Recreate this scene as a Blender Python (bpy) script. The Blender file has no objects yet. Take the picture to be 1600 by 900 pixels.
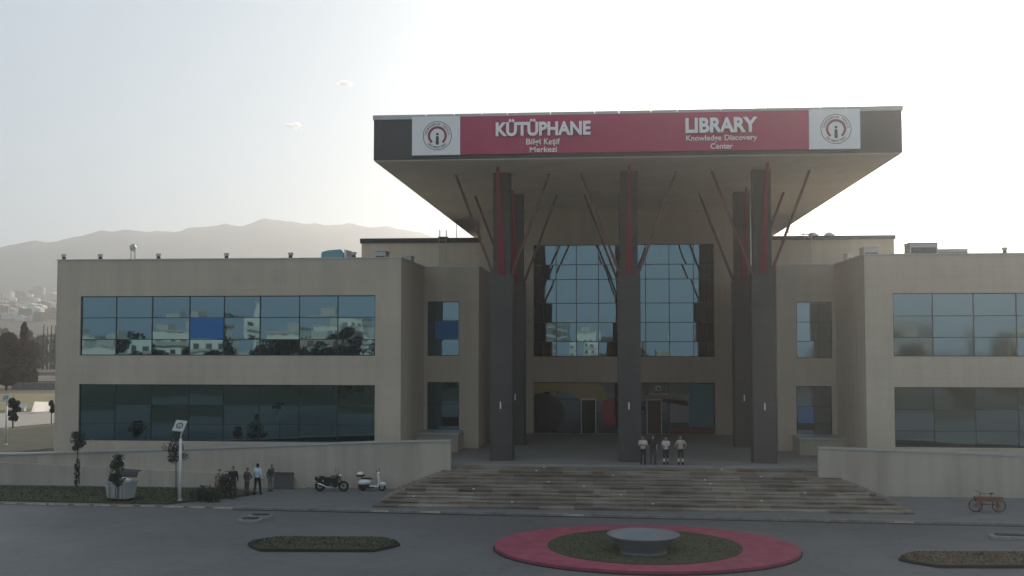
import bpy, bmesh, math, random
from mathutils import Vector, Matrix
random.seed(7)
R = math.radians
scn = bpy.context.scene
col = scn.collection

# ------------------------------------------------------------------ camera, world, sun, exposure
F, W, H = 1700.0, 1600.0, 900.0
YAW, PITCH, CZ = math.atan(152/F), math.atan(83/F), 9.1
cam_d = bpy.data.cameras.new('camera'); cam = bpy.data.objects.new('camera', cam_d); col.objects.link(cam)
cam_d.sensor_width = 36; cam_d.lens = F/W*36; cam_d.clip_start = .1; cam_d.clip_end = 20000
cam.location = (0, 0, CZ); cam.rotation_euler = (R(90)+PITCH, 0, YAW)
scn.camera = cam
SUN_EL, SUN_AZ = R(20.5), R(20)         # azimuth measured from +Y towards +X
sdir = Vector((math.sin(SUN_AZ)*math.cos(SUN_EL), math.cos(SUN_AZ)*math.cos(SUN_EL), math.sin(SUN_EL)))
wd = bpy.data.worlds.new('World'); scn.world = wd; wd.use_nodes = True
nt = wd.node_tree; bg = nt.nodes['Background']
sky = nt.nodes.new('ShaderNodeTexSky'); sky.sky_type = 'NISHITA'; sky.sun_disc = False
sky.sun_elevation = SUN_EL; sky.sun_rotation = SUN_AZ; sky.air_density = 1.0; sky.dust_density = .7; sky.ozone_density = 1.5
hs = nt.nodes.new('ShaderNodeHueSaturation'); hs.inputs['Saturation'].default_value = .62
nt.links.new(sky.outputs[0], hs.inputs['Color']); 
veil = nt.nodes.new('ShaderNodeMix'); veil.data_type = 'RGBA'; veil.inputs['Factor'].default_value = .7      # thin bright veil of high haze over the whole sky
veil.inputs['B'].default_value = (7.4, 8.8, 10.1, 1)
nt.links.new(hs.outputs[0], veil.inputs['A']); nt.links.new(veil.outputs['Result'], bg.inputs[0]); bg.inputs[1].default_value = .08
sl = bpy.data.lights.new('sun', 'SUN'); sl.energy = 5.0; sl.angle = R(.6); sl.color = (1, .89, .74)
so = bpy.data.objects.new('sun', sl); col.objects.link(so); so.rotation_euler = (-sdir).to_track_quat('-Z', 'Y').to_euler()
scn.view_settings.view_transform = 'Standard'; scn.view_settings.look = 'None'
scn.view_settings.gamma = 1; scn.view_settings.exposure = -0.04
scn.cycles.volume_bounces = 1

_Rm = cam.rotation_euler.to_matrix()
def at(px, py, Y):
    d = _Rm @ Vector(((px-W/2)/F, -(py-H/2)/F, -1)); t = Y/d.y
    return Vector((d.x*t, Y, CZ+d.z*t))
def gr(px, py, z=0):
    d = _Rm @ Vector(((px-W/2)/F, -(py-H/2)/F, -1)); t = (z-CZ)/d.z
    return Vector((d.x*t, d.y*t, z))

# ------------------------------------------------------------------ helpers
def tag(o, label=None, cat=None, group=None, kind=None):
    if label: o['label'] = label
    if cat: o['category'] = cat
    if group: o['group'] = group
    if kind: o['kind'] = kind
    return o
def empty(name, loc=(0, 0, 0), rz=0):
    o = bpy.data.objects.new(name, None); col.objects.link(o); o.location = loc; o.rotation_euler = (0, 0, rz); return o
def copy_tree(o, parent=None):
    c = o.copy(); col.objects.link(c); c.parent = parent
    for ch in list(o.children): copy_tree(ch, c)
    return c

class MB:
    def __init__(s): s.v = []; s.f = []
    def add(s, vs, fs):
        b = len(s.v); s.v += [tuple(v) for v in vs]; s.f += [tuple(b+i for i in f) for f in fs]; return s
    def box(s, x0, x1, y0, y1, z0, z1):
        return s.add([(x0,y0,z0),(x1,y0,z0),(x1,y1,z0),(x0,y1,z0),(x0,y0,z1),(x1,y0,z1),(x1,y1,z1),(x0,y1,z1)],
                     [(0,3,2,1),(4,5,6,7),(0,1,5,4),(1,2,6,5),(2,3,7,6),(3,0,4,7)])
    def cbox(s, c, d, rot=None):
        h = [x/2 for x in d]; M = rot or Matrix.Identity(3); c = Vector(c)
        vs = [c + M @ Vector((x*h[0], y*h[1], z*h[2])) for z in (-1, 1) for x, y in ((-1,-1),(1,-1),(1,1),(-1,1))]
        return s.add(vs, [(0,3,2,1),(4,5,6,7),(0,1,5,4),(1,2,6,5),(2,3,7,6),(3,0,4,7)])
    def prism(s, pts, y0, y1):       # polygon in XZ, extruded in Y
        n = len(pts)
        vs = [(x, y0, z) for x, z in pts] + [(x, y1, z) for x, z in pts]
        return s.add(vs, [tuple(range(n)), tuple(range(2*n-1, n-1, -1))] + [(i, i+n, (i+1) % n+n, (i+1) % n) for i in range(n)])
    def slab(s, pts, z0, z1):        # polygon in XY, extruded in Z
        n = len(pts)
        vs = [(x, y, z0) for x, y in pts] + [(x, y, z1) for x, y in pts]
        return s.add(vs, [tuple(range(n-1, -1, -1)), tuple(range(n, 2*n))] + [(i, (i+1) % n, (i+1) % n+n, i+n) for i in range(n)])
    def tube(s, pts, r, n=8, cap=True):
        pts = [Vector(p) for p in pts]; rs = r if isinstance(r, (list, tuple)) else [r]*len(pts)
        vs = []; up = None
        for i, p in enumerate(pts):
            t = (pts[min(i+1, len(pts)-1)]-pts[max(i-1, 0)]).normalized()
            a = (Vector((0, 0, 1)) if abs(t.z) < .9 else Vector((1, 0, 0))) if up is None else up
            u = (a - t*a.dot(t)).normalized(); up = u; w = t.cross(u)
            for k in range(n):
                an = 2*math.pi*k/n; vs.append(p + (u*math.cos(an)+w*math.sin(an))*rs[i])
        fs = [(i*n+k, i*n+(k+1) % n, (i+1)*n+(k+1) % n, (i+1)*n+k) for i in range(len(pts)-1) for k in range(n)]
        if cap: fs += [tuple(range(n-1, -1, -1)), tuple((len(pts)-1)*n+k for k in range(n))]
        return s.add(vs, fs)
    def lathe(s, prof, c=(0, 0, 0), n=20):    # (r,z) profile about Z
        vs = [(c[0]+r*math.cos(2*math.pi*k/n), c[1]+r*math.sin(2*math.pi*k/n), c[2]+z) for r, z in prof for k in range(n)]
        fs = [(i*n+k, i*n+(k+1) % n, (i+1)*n+(k+1) % n, (i+1)*n+k) for i in range(len(prof)-1) for k in range(n)]
        fs += [tuple(range(n-1, -1, -1)), tuple((len(prof)-1)*n+k for k in range(n))]
        return s.add(vs, fs)
    def ell(s, c, r, n=12, m=8, rot=None):
        M = rot or Matrix.Identity(3); c = Vector(c); vs = []
        for i in range(1, m):
            th = math.pi*i/m
            for k in range(n):
                ph = 2*math.pi*k/n
                vs.append(c + M @ Vector((r[0]*math.sin(th)*math.cos(ph), r[1]*math.sin(th)*math.sin(ph), r[2]*math.cos(th))))
        a = len(vs); vs += [c + M @ Vector((0, 0, r[2])), c + M @ Vector((0, 0, -r[2]))]
        fs = [(i*n+k, (i+1)*n+k, (i+1)*n+(k+1) % n, i*n+(k+1) % n) for i in range(m-2) for k in range(n)]
        fs += [(a, k, (k+1) % n) for k in range(n)] + [(a+1, (m-2)*n+(k+1) % n, (m-2)*n+k) for k in range(n)]
        return s.add(vs, fs)
    def torus(s, c, R0, r, n=24, m=8):       # ring in XZ plane (axis Y)
        vs = [(c[0]+(R0+r*math.cos(b))*math.cos(a), c[1]+r*math.sin(b), c[2]+(R0+r*math.cos(b))*math.sin(a))
              for a in [2*math.pi*i/n for i in range(n)] for b in [2*math.pi*j/m for j in range(m)]]
        return s.add(vs, [(i*m+j, ((i+1) % n)*m+j, ((i+1) % n)*m+(j+1) % m, i*m+(j+1) % m) for i in range(n) for j in range(m)])
    def build(s, name, mat, parent=None, smooth=False, bevel=0, loc=None):
        me = bpy.data.meshes.new(name); me.from_pydata(s.v, [], s.f); me.update()
        bm = bmesh.new(); bm.from_mesh(me); bmesh.ops.recalc_face_normals(bm, faces=bm.faces); bm.to_mesh(me); bm.free()
        if smooth:
            me.polygons.foreach_set('use_smooth', [True]*len(me.polygons))
        o = bpy.data.objects.new(name, me); col.objects.link(o); me.materials.append(mat)
        if parent: o.parent = parent
        if loc is not None: o.location = loc
        if bevel:
            b = o.modifiers.new('bevel', 'BEVEL'); b.width = bevel; b.segments = 2; b.limit_method = 'ANGLE'
        return o

# ------------------------------------------------------------------ materials
def mat(name, c, rough=.6, metal=0, spec=.5, noise=0, nscale=4, c2=None, bump=0, bscale=30, coat=0):
    m = bpy.data.materials.new(name); m.use_nodes = True; t = m.node_tree; b = t.nodes['Principled BSDF']
    b.inputs['Base Color'].default_value = (*c, 1); b.inputs['Roughness'].default_value = rough
    b.inputs['Metallic'].default_value = metal; b.inputs['Specular IOR Level'].default_value = spec
    b.inputs['Coat Weight'].default_value = coat
    if noise or c2:
        g = t.nodes.new('ShaderNodeNewGeometry'); n = t.nodes.new('ShaderNodeTexNoise'); n.inputs['Scale'].default_value = nscale
        n.inputs['Detail'].default_value = 6; n.inputs['Roughness'].default_value = .6
        r = t.nodes.new('ShaderNodeValToRGB'); r.color_ramp.elements[0].position = .3; r.color_ramp.elements[1].position = .7
        lo = c2 or tuple(x*(1-noise) for x in c); hi = c if c2 else tuple(min(1, x*(1+noise)) for x in c)
        r.color_ramp.elements[0].color = (*lo, 1); r.color_ramp.elements[1].color = (*hi, 1)
        t.links.new(g.outputs['Position'], n.inputs['Vector']); t.links.new(n.outputs['Fac'], r.inputs[0])
        t.links.new(r.outputs[0], b.inputs['Base Color'])
    if bump:
        n2 = t.nodes.new('ShaderNodeTexNoise'); n2.inputs['Scale'].default_value = bscale; bp = t.nodes.new('ShaderNodeBump')
        g2 = t.nodes.new('ShaderNodeNewGeometry'); t.links.new(g2.outputs['Position'], n2.inputs['Vector'])
        bp.inputs['Strength'].default_value = bump; bp.inputs['Distance'].default_value = .05
        t.links.new(n2.outputs['Fac'], bp.inputs['Height']); t.links.new(bp.outputs[0], b.inputs['Normal'])
    return m

def panel_mat(name, c, rough, bw, bh, mort, amount, joint=.6, streak=.06):
    """cladding laid in courses, with rain streaks; world XZ on vertical faces"""
    m = mat(name, c, rough); t = m.node_tree; b = t.nodes['Principled BSDF']; L = t.links.new
    g = t.nodes.new('ShaderNodeNewGeometry'); sx = t.nodes.new('ShaderNodeSeparateXYZ'); L(g.outputs['Position'], sx.inputs[0])
    ad = t.nodes.new('ShaderNodeMath'); ad.operation = 'ADD'; L(sx.outputs[0], ad.inputs[0]); L(sx.outputs[1], ad.inputs[1])
    cb = t.nodes.new('ShaderNodeCombineXYZ'); L(ad.outputs[0], cb.inputs[0]); L(sx.outputs[2], cb.inputs[1])
    br = t.nodes.new('ShaderNodeTexBrick'); L(cb.outputs[0], br.inputs['Vector'])
    br.inputs['Scale'].default_value = 1; br.inputs['Brick Width'].default_value = bw; br.inputs['Row Height'].default_value = bh
    br.inputs['Mortar Size'].default_value = mort; br.inputs['Mortar Smooth'].default_value = .2
    br.inputs['Color1'].default_value = (*[x*(1-amount) for x in c], 1); br.inputs['Color2'].default_value = (*[min(1, x*(1+amount)) for x in c], 1)
    br.inputs['Mortar'].default_value = (*[x*joint for x in c], 1)
    mp = t.nodes.new('ShaderNodeMapping'); mp.inputs['Scale'].default_value = (1.6, 1.6, .12); L(g.outputs['Position'], mp.inputs[0])
    n = t.nodes.new('ShaderNodeTexNoise'); n.inputs['Scale'].default_value = 1; n.inputs['Detail'].default_value = 5; L(mp.outputs[0], n.inputs['Vector'])
    n3 = t.nodes.new('ShaderNodeTexNoise'); n3.inputs['Scale'].default_value = .25; n3.inputs['Detail'].default_value = 3; L(g.outputs['Position'], n3.inputs['Vector'])
    sm = t.nodes.new('ShaderNodeMath'); sm.operation = 'ADD'; L(n.outputs['Fac'], sm.inputs[0]); L(n3.outputs['Fac'], sm.inputs[1])
    mr = t.nodes.new('ShaderNodeMapRange'); mr.inputs[1].default_value = .7; mr.inputs[2].default_value = 1.3
    mr.inputs[3].default_value = 1-streak*2; mr.inputs[4].default_value = 1+streak; L(sm.outputs[0], mr.inputs[0])
    vm = t.nodes.new('ShaderNodeVectorMath'); vm.operation = 'SCALE'; L(br.outputs['Color'], vm.inputs[0]); L(mr.outputs[0], vm.inputs['Scale'])
    L(vm.outputs[0], b.inputs['Base Color'])
    return m

def glass_mat(name, tint, dark, refl=.42, rough=.015):
    m = bpy.data.materials.new(name); m.use_nodes = True; t = m.node_tree; L = t.links.new
    for n in list(t.nodes): t.nodes.remove(n)
    o = t.nodes.new('ShaderNodeOutputMaterial'); mx = t.nodes.new('ShaderNodeMixShader')
    d = t.nodes.new('ShaderNodeBsdfDiffuse'); d.inputs[0].default_value = (*dark, 1)
    g = t.nodes.new('ShaderNodeBsdfGlossy'); g.inputs['Color'].default_value = (*tint, 1); g.inputs['Roughness'].default_value = rough
    fr = t.nodes.new('ShaderNodeFresnel'); fr.inputs[0].default_value = 1.5
    mr = t.nodes.new('ShaderNodeMapRange'); mr.inputs[1].default_value = .04; mr.inputs[3].default_value = refl; mr.inputs[4].default_value = 1
    L(fr.outputs[0], mr.inputs[0]); L(mr.outputs[0], mx.inputs[0]); L(d.outputs[0], mx.inputs[1]); L(g.outputs[0], mx.inputs[2])
    gm = t.nodes.new('ShaderNodeNewGeometry'); n = t.nodes.new('ShaderNodeTexNoise'); n.inputs['Scale'].default_value = .45; n.inputs['Detail'].default_value = 1
    bp = t.nodes.new('ShaderNodeBump'); bp.inputs['Strength'].default_value = .25; bp.inputs['Distance'].default_value = .018
    L(gm.outputs['Position'], n.inputs['Vector']); L(n.outputs['Fac'], bp.inputs['Height']); L(bp.outputs[0], g.inputs['Normal'])
    L(mx.outputs[0], o.inputs[0]); return m

M = {}
M['stone'] = panel_mat('pale_render_stone', (.49, .425, .335), .8, 1.8, .62, .012, .015, .88, .06)
M['stone_low'] = panel_mat('ramp_wall_render', (.41, .37, .31), .8, 2.4, 3.1, .012, .015, .85, .10)
M['clad'] = panel_mat('dark_metal_cladding', (.026, .031, .033), .5, 1.3, 4, .012, .05, .5, .05)
M['columnm'] = panel_mat('dark_brown_column_panels', (.055, .052, .05), .6, 3, 1.25, .014, .05, .5, .08)
M['soffit'] = panel_mat('soffit_panels', (.62, .555, .46), .7, 1.2, 1.2, .01, .02, .8, .05)
M['flash'] = mat('light_roof_flashing', (.42, .43, .42), .4, .3, noise=.08, nscale=1)
M['black'] = mat('black_trim', (.012, .011, .012), .6)
M['red'] = mat('crimson_sign_face', (.38, .012, .085), .5, noise=.06, nscale=.6)
M['redfin'] = mat('crimson_fin_paint', (.22, .012, .03), .5, noise=.2, nscale=2)
M['brownfin'] = mat('brown_fin_paint', (.13, .045, .038), .5, noise=.15, nscale=2)
M['white'] = mat('white_sign_panel', (.80, .80, .79), .5, noise=.04, nscale=1)
M['letter'] = mat('white_letter', (.86, .83, .83), .45)
M['glass'] = glass_mat('blue_mirror_glass', (.42, .69, .82), (.006, .009, .010), .27)
M['glass_low'] = glass_mat('dark_mirror_glass', (.42, .72, .82), (.006, .008, .009), .23)
M['glass_dim'] = glass_mat('hazed_look_mirror_glass', (.45, .66, .74), (.02, .02, .018), .34, .05)  # hazy look of the right-hand windows put into a paler, rougher glass
M['frame'] = mat('dark_window_frame', (.02, .022, .024), .4)
M['blind'] = mat('blue_roller_blind', (.02, .14, .36), .7, noise=.08, nscale=12)
M['blindl'] = mat('pale_blue_roller_blind', (.10, .22, .42), .7)
M['metal'] = mat('galvanised_metal', (.38, .39, .39), .45, .5, noise=.1, nscale=4)
M['dmetal'] = mat('dark_metal', (.05, .05, .05), .45, .3)
M['wpaint'] = mat('white_painted_metal', (.62, .63, .62), .4, noise=.08, nscale=5)
M['rubber'] = mat('black_rubber', (.015, .015, .016), .75)
M['concrete'] = mat('grey_concrete', (.22, .22, .215), .85, noise=.2, nscale=3, bump=.3)
M['road'] = None
M['tread'] = None

def asphalt():
    m = mat('asphalt_paving', (.085, .09, .096), .62, noise=.0); t = m.node_tree; b = t.nodes['Principled BSDF']; L = t.links.new
    g = t.nodes.new('ShaderNodeNewGeometry')
    n1 = t.nodes.new('ShaderNodeTexNoise'); n1.inputs['Scale'].default_value = .11; n1.inputs['Detail'].default_value = 5
    n2 = t.nodes.new('ShaderNodeTexNoise'); n2.inputs['Scale'].default_value = 9; n2.inputs['Detail'].default_value = 8
    n4 = t.nodes.new('ShaderNodeTexNoise'); n4.inputs['Scale'].default_value = 1.1; n4.inputs['Detail'].default_value = 6; n4.inputs['Distortion'].default_value = 1
    for n in (n1, n2, n4): L(g.outputs['Position'], n.inputs['Vector'])
    a = t.nodes.new('ShaderNodeMath'); a.operation = 'MULTIPLY_ADD'; a.inputs[1].default_value = .35; L(n2.outputs['Fac'], a.inputs[0]); L(n1.outputs['Fac'], a.inputs[2])
    a2 = t.nodes.new('ShaderNodeMath'); a2.operation = 'MULTIPLY_ADD'; a2.inputs[1].default_value = .35; L(n4.outputs['Fac'], a2.inputs[0]); L(a.outputs[0], a2.inputs[2])
    r = t.nodes.new('ShaderNodeValToRGB'); e = r.color_ramp.elements; e[0].position = .6; e[0].color = (.085, .086, .088, 1); e[1].position = 1.05; e[1].color = (.138, .137, .136, 1)
    L(a2.outputs[0], r.inputs[0])
    mpc = t.nodes.new('ShaderNodeMapping'); mpc.inputs['Scale'].default_value = (.16, .16, .16); L(g.outputs['Position'], mpc.inputs[0])
    nd = t.nodes.new('ShaderNodeTexNoise'); nd.inputs['Scale'].default_value = .9; nd.inputs['Detail'].default_value = 5; L(g.outputs['Position'], nd.inputs['Vector'])
    mxv = t.nodes.new('ShaderNodeVectorMath'); mxv.operation = 'MULTIPLY_ADD'; mxv.inputs[1].default_value = (.35, .35, .35); L(nd.outputs['Color'], mxv.inputs[0]); L(mpc.outputs[0], mxv.inputs[2])
    vo = t.nodes.new('ShaderNodeTexVoronoi'); vo.feature = 'DISTANCE_TO_EDGE'; vo.inputs['Scale'].default_value = 1; L(mxv.outputs[0], vo.inputs['Vector'])
    cr = t.nodes.new('ShaderNodeMapRange'); cr.inputs[1].default_value = 0; cr.inputs[2].default_value = .012; cr.inputs[3].default_value = .78; cr.inputs[4].default_value = 1; L(vo.outputs['Distance'], cr.inputs[0])
    sp = t.nodes.new('ShaderNodeTexNoise'); sp.inputs['Scale'].default_value = .55; sp.inputs['Detail'].default_value = 2; L(g.outputs['Position'], sp.inputs['Vector'])
    sr = t.nodes.new('ShaderNodeMapRange'); sr.inputs[1].default_value = .62; sr.inputs[2].default_value = .72; sr.inputs[3].default_value = 1; sr.inputs[4].default_value = .82; L(sp.outputs['Fac'], sr.inputs[0])
    mu = t.nodes.new('ShaderNodeMath'); mu.operation = 'MULTIPLY'; L(cr.outputs[0], mu.inputs[0]); L(sr.outputs[0], mu.inputs[1])
    vm = t.nodes.new('ShaderNodeVectorMath'); vm.operation = 'SCALE'; L(r.outputs[0], vm.inputs[0]); L(mu.outputs[0], vm.inputs['Scale']); L(vm.outputs[0], b.inputs['Base Color'])
    bp = t.nodes.new('ShaderNodeBump'); bp.inputs['Strength'].default_value = .3; bp.inputs['Distance'].default_value = .02; L(n2.outputs['Fac'], bp.inputs['Height']); L(bp.outputs[0], b.inputs['Normal'])
    return m
M['road'] = asphalt()
M['pave'] = mat('concrete_paving', (.145, .145, .145), .8, noise=.14, nscale=.9, bump=.15)
M['kerb'] = mat('kerb_stone', (.20, .19, .175), .8, noise=.3, nscale=1.3)
M['drain'] = mat('dark_gutter', (.02, .02, .02), .8)

def stair_mat():
    m = mat('weathered_stone_steps', (.2, .18, .16), .75); t = m.node_tree; b = t.nodes['Principled BSDF']; L = t.links.new
    g = t.nodes.new('ShaderNodeNewGeometry'); sx = t.nodes.new('ShaderNodeSeparateXYZ'); L(g.outputs['Position'], sx.inputs[0])
    yz = t.nodes.new('ShaderNodeMath'); yz.operation = 'MULTIPLY_ADD'; yz.inputs[1].default_value = -3.0; L(sx.outputs[2], yz.inputs[0]); L(sx.outputs[1], yz.inputs[2])
    cb = t.nodes.new('ShaderNodeCombineXYZ'); L(sx.outputs[0], cb.inputs[0]); L(yz.outputs[0], cb.inputs[1])
    mp = t.nodes.new('ShaderNodeMapping'); mp.inputs['Scale'].default_value = (.32, 2.1, 1); L(cb.outputs[0], mp.inputs[0])
    n = t.nodes.new('ShaderNodeTexNoise'); n.inputs['Scale'].default_value = 1.4; n.inputs['Detail'].default_value = 5; n.inputs['Roughness'].default_value = .65; L(mp.outputs[0], n.inputs['Vector'])
    r = t.nodes.new('ShaderNodeValToRGB'); e = r.color_ramp.elements; e[0].position = .36; e[0].color = (.09, .08, .07, 1); e[1].position = .66; e[1].color = (.28, .255, .225, 1)
    k = e.new(.45); k.color = (.20, .16, .125, 1); k = e.new(.54); k.color = (.25, .235, .21, 1)
    L(n.outputs['Fac'], r.inputs[0])
    br = t.nodes.new('ShaderNodeTexBrick'); br.inputs['Scale'].default_value = 1; br.inputs['Brick Width'].default_value = 1.9; br.inputs['Row Height'].default_value = .62
    br.inputs['Mortar Size'].default_value = .012; br.inputs['Color1'].default_value = (.62, .6, .58, 1); br.inputs['Color2'].default_value = (1.25, 1.22, 1.16, 1); br.inputs['Mortar'].default_value = (.5, .5, .5, 1); L(cb.outputs[0], br.inputs['Vector'])
    mm = t.nodes.new('ShaderNodeVectorMath'); mm.operation = 'MULTIPLY'; L(r.outputs[0], mm.inputs[0]); L(br.outputs['Color'], mm.inputs[1]); L(mm.outputs[0], b.inputs['Base Color'])
    return m
M['tread'] = stair_mat()
M['grass'] = mat('dark_lawn', (.065, .065, .024), .9, c2=(.040, .042, .020), nscale=1.5, bump=.6, bscale=14)
M['dry'] = mat('dry_field', (.13, .10, .06), .9, c2=(.045, .042, .028), nscale=.03)
M['pink'] = mat('crimson_ring_paint', (.27, .052, .085), .75, noise=.28, nscale=1.6, bump=.15)
M['leafd'] = mat('dark_foliage', (.045, .055, .03), .8, c2=(.02, .026, .014), nscale=1.2)
M['leafb'] = mat('olive_brown_foliage', (.11, .062, .034), .8, c2=(.045, .03, .018), nscale=.5)
M['bark'] = mat('bark', (.06, .045, .032), .9, noise=.3, nscale=8)
M['mount'] = mat('mountain_scrub', (.03, .034, .036), .95, c2=(.015, .018, .02), nscale=.004)
M['skin'] = mat('skin', (.32, .19, .13), .55)
M['hair'] = mat('dark_hair', (.012, .01, .009), .6)
M['wcloth'] = mat('white_cotton', (.46, .47, .46), .8, noise=.05, nscale=9)
M['dcloth'] = mat('black_cotton', (.02, .021, .023), .85, noise=.2, nscale=9)
M['gcloth'] = mat('charcoal_cotton', (.06, .058, .058), .85, noise=.2, nscale=9)
M['bcloth'] = mat('pale_blue_cotton', (.42, .55, .6), .8, noise=.06, nscale=9)
M['redbag'] = mat('red_nylon', (.35, .02, .02), .6)
M['house'] = mat('pale_house_render', (.62, .58, .52), .8, noise=.12, nscale=.05)
M['houseb'] = mat('ochre_house_render', (.42, .33, .26), .8, noise=.12, nscale=.05)
def house_mat(name, c):
    m = mat(name, c, .8); t = m.node_tree; L = t.links.new
    g = t.nodes.new('ShaderNodeTexCoord'); sx = t.nodes.new('ShaderNodeSeparateXYZ'); L(g.outputs['Object'], sx.inputs[0])
    ad = t.nodes.new('ShaderNodeMath'); ad.operation = 'ADD'; L(sx.outputs[0], ad.inputs[0]); L(sx.outputs[1], ad.inputs[1])
    cb = t.nodes.new('ShaderNodeCombineXYZ'); L(ad.outputs[0], cb.inputs[0]); L(sx.outputs[2], cb.inputs[1])
    br = t.nodes.new('ShaderNodeTexBrick'); br.offset = 0; br.inputs['Scale'].default_value = 1; br.inputs['Brick Width'].default_value = 3.1; br.inputs['Row Height'].default_value = 3.1; br.inputs['Mortar Size'].default_value = .82; br.inputs['Mortar Smooth'].default_value = 0
    br.inputs['Color1'].default_value = (.05, .055, .06, 1); br.inputs['Color2'].default_value = (.14, .14, .14, 1); br.inputs['Mortar'].default_value = (*c, 1)
    L(cb.outputs[0], br.inputs['Vector']); L(br.outputs['Color'], t.nodes['Principled BSDF'].inputs['Base Color']); return m
M['house'] = house_mat('pale_house_wall', (.8, .77, .7)); M['houseb'] = house_mat('ochre_house_wall', (.42, .33, .26))
M['plain'] = mat('pale_flat_roof', (.5, .47, .43), .8)
M['tile'] = mat('roof_tile', (.26, .13, .09), .8)
M['bin'] = mat('grey_white_bin_steel', (.36, .38, .38), .5, .2, noise=.12, nscale=3)

# ------------------------------------------------------------------ haze
hz = bpy.data.materials.new('haze_air'); hz.use_nodes = True; t = hz.node_tree
for n in list(t.nodes): t.nodes.remove(n)
ho = t.nodes.new('ShaderNodeOutputMaterial'); pv = t.nodes.new('ShaderNodeVolumePrincipled')
pv.inputs['Color'].default_value = (.955, .96, .96, 1); pv.inputs['Density'].default_value = .00045; pv.inputs['Anisotropy'].default_value = .76
t.links.new(pv.outputs[0], ho.inputs['Volume'])
hb = MB().box(-2900, 2900, -700, 3200, -2, 325).build('haze', hz); tag(hb, 'thin pale air haze veiling the hills behind the building', 'haze', kind='stuff')

# ------------------------------------------------------------------ terrain
def smooth(a, b, x):
    t = max(0, min(1, (x-a)/(b-a))); return t*t*(3-2*t)
def hnoise(x, y):
    return (math.sin(x*.0041+1.3)*math.cos(y*.0037+.4)+.5*math.sin(x*.011+y*.007)+.28*math.sin(x*.023-y*.019+2)+.14*math.sin(x*.05+y*.043))
def ground_h(x, y):
    r = y
    z = 37*smooth(230, 1050, r)
    z += (50+22*hnoise(x*1.5, y*1.5))*smooth(1050, 1650, r)*(1-.5*smooth(1750, 2200, r))
    return z
vs = []; fs = []
xs = [-2850, -2200, -1700] + [-1400+30*i for i in range(48)] + [40*i+40 for i in range(0, 20)] + [1200, 1700, 2400, 2850]
ys = [-690, -600, -400, -250, -100, 0, 100, 200, 230] + [260+40*i for i in range(60)] + [2900, 3150]
for y in ys:
    for x in xs: vs.append((x, y, ground_h(x, y)-.02))
nx = len(xs)
for j in range(len(ys)-1):
    for i in range(nx-1): fs.append((j*nx+i, j*nx+i+1, (j+1)*nx+i+1, (j+1)*nx+i))
gnd = MB().add(vs, fs).build('ground', M['dry'], smooth=True); tag(gnd, kind='structure')

ridge = [(-900, 430), (-400, 405), (-150, 392), (0, 383), (25, 378), (50, 373), (62, 375), (80, 375), (100, 371), (130, 363), (156, 357), (175, 359), (195, 356), (210, 359), (240, 357), (280, 357), (295, 354), (320, 353), (350, 347), (385, 347), (400, 342), (415, 338), (430, 341), (450, 345), (490, 344), (505, 348), (540, 345), (565, 350), (600, 351), (640, 356), (680, 365), (720, 372), (800, 384), (900, 394), (1050, 404), (1250, 415), (1500, 425), (1900, 440), (2600, 470)]
def ridge_z(X, Y0=2500):
    # ridge height above the plain as a function of X at the ridge distance
    P = [at(px, py, Y0) for px, py in ridge]
    for a, b in zip(P, P[1:]):
        if a.x <= X <= b.x: return a.z+(b.z-a.z)*(X-a.x)/(b.x-a.x)
    return P[0].z if X < P[0].x else P[-1].z
vs = []; fs = []
mx = [-2500+13*i for i in range(388)]; my = [1700+40*j for j in range(34)]
for y in my:
    for x in mx:
        k = smooth(1650, 2500, y) if y <= 2500 else 1-.8*smooth(2500, 3100, y)
        z = ridge_z(x*2500/max(y, 1900) if y < 2500 else x)*k
        z += (1-abs(2*k-1))*18*math.sin(x*.018+math.sin(y*.006)*3)*math.sin(y*.009+x*.003)
        z += k*(2*math.sin(x*.031+y*.01)+1.6*math.sin(x*.083+1+y*.02)+1.0*math.sin(x*.19-y*.03))+k*4*abs(math.sin(x*.02+math.sin(y*.012)*2))*(1 if y < 2500 else .3)
        vs.append((x, y, z-11))
nx = len(mx)
for j in range(len(my)-1):
    for i in range(nx-1): fs.append((j*nx+i, j*nx+i+1, (j+1)*nx+i+1, (j+1)*nx+i))
mt = MB().add(vs, fs).build('mountain', M['mount'], smooth=True); tag(mt, kind='structure')

# plaza asphalt, pavement, kerbs
pz = MB().add([(-75, 5, .004), (80, 5, .004), (80, 56.5, .004), (-75, 60, .004)], [(0, 1, 2, 3)]).add([(-110, -8, .003), (110, -8, .003), (110, 5, .003), (-110, 5, .003)], [(0, 1, 2, 3)]).build('plaza_road', M['road']); tag(pz, kind='structure')
def ky(x): return 57.0-.042*x       # kerb line
pv_ = MB().slab([(-75, ky(-75)+.2), (80, ky(80)+.2), (80, 70), (-75, 70)], 0, .12).build('pavement', M['pave']); tag(pv_, kind='structure')
kb = MB()
x = -75
while x < 80:
    L_ = 1.0
    kb.slab([(x+.01, ky(x)), (x+L_-.01, ky(x+L_)), (x+L_-.01, ky(x+L_)+.195), (x+.01, ky(x)+.195)], 0, .13+random.uniform(-.004, .004)); x += L_
wk = MB(); rk = random.Random(2); x = -60
while x < 20:
    w_ = rk.uniform(.5, 1.3)
    if x < -21 or rk.random() < .15: wk.slab([(x, ky(x)-.004), (x+w_, ky(x+w_)-.004), (x+w_, ky(x+w_)-.001), (x, ky(x)-.001)], .03+.0, .115)
    x += w_+rk.uniform(.1, .5)
tag(wk.build('kerb_paint', mat('worn_cream_kerb_paint', (.42, .37, .30), .8, noise=.35, nscale=2)), kind='structure')
kbo = kb.build('kerb', M['kerb']); tag(kbo, kind='structure')
x0 = gr(370, 794).x
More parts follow.
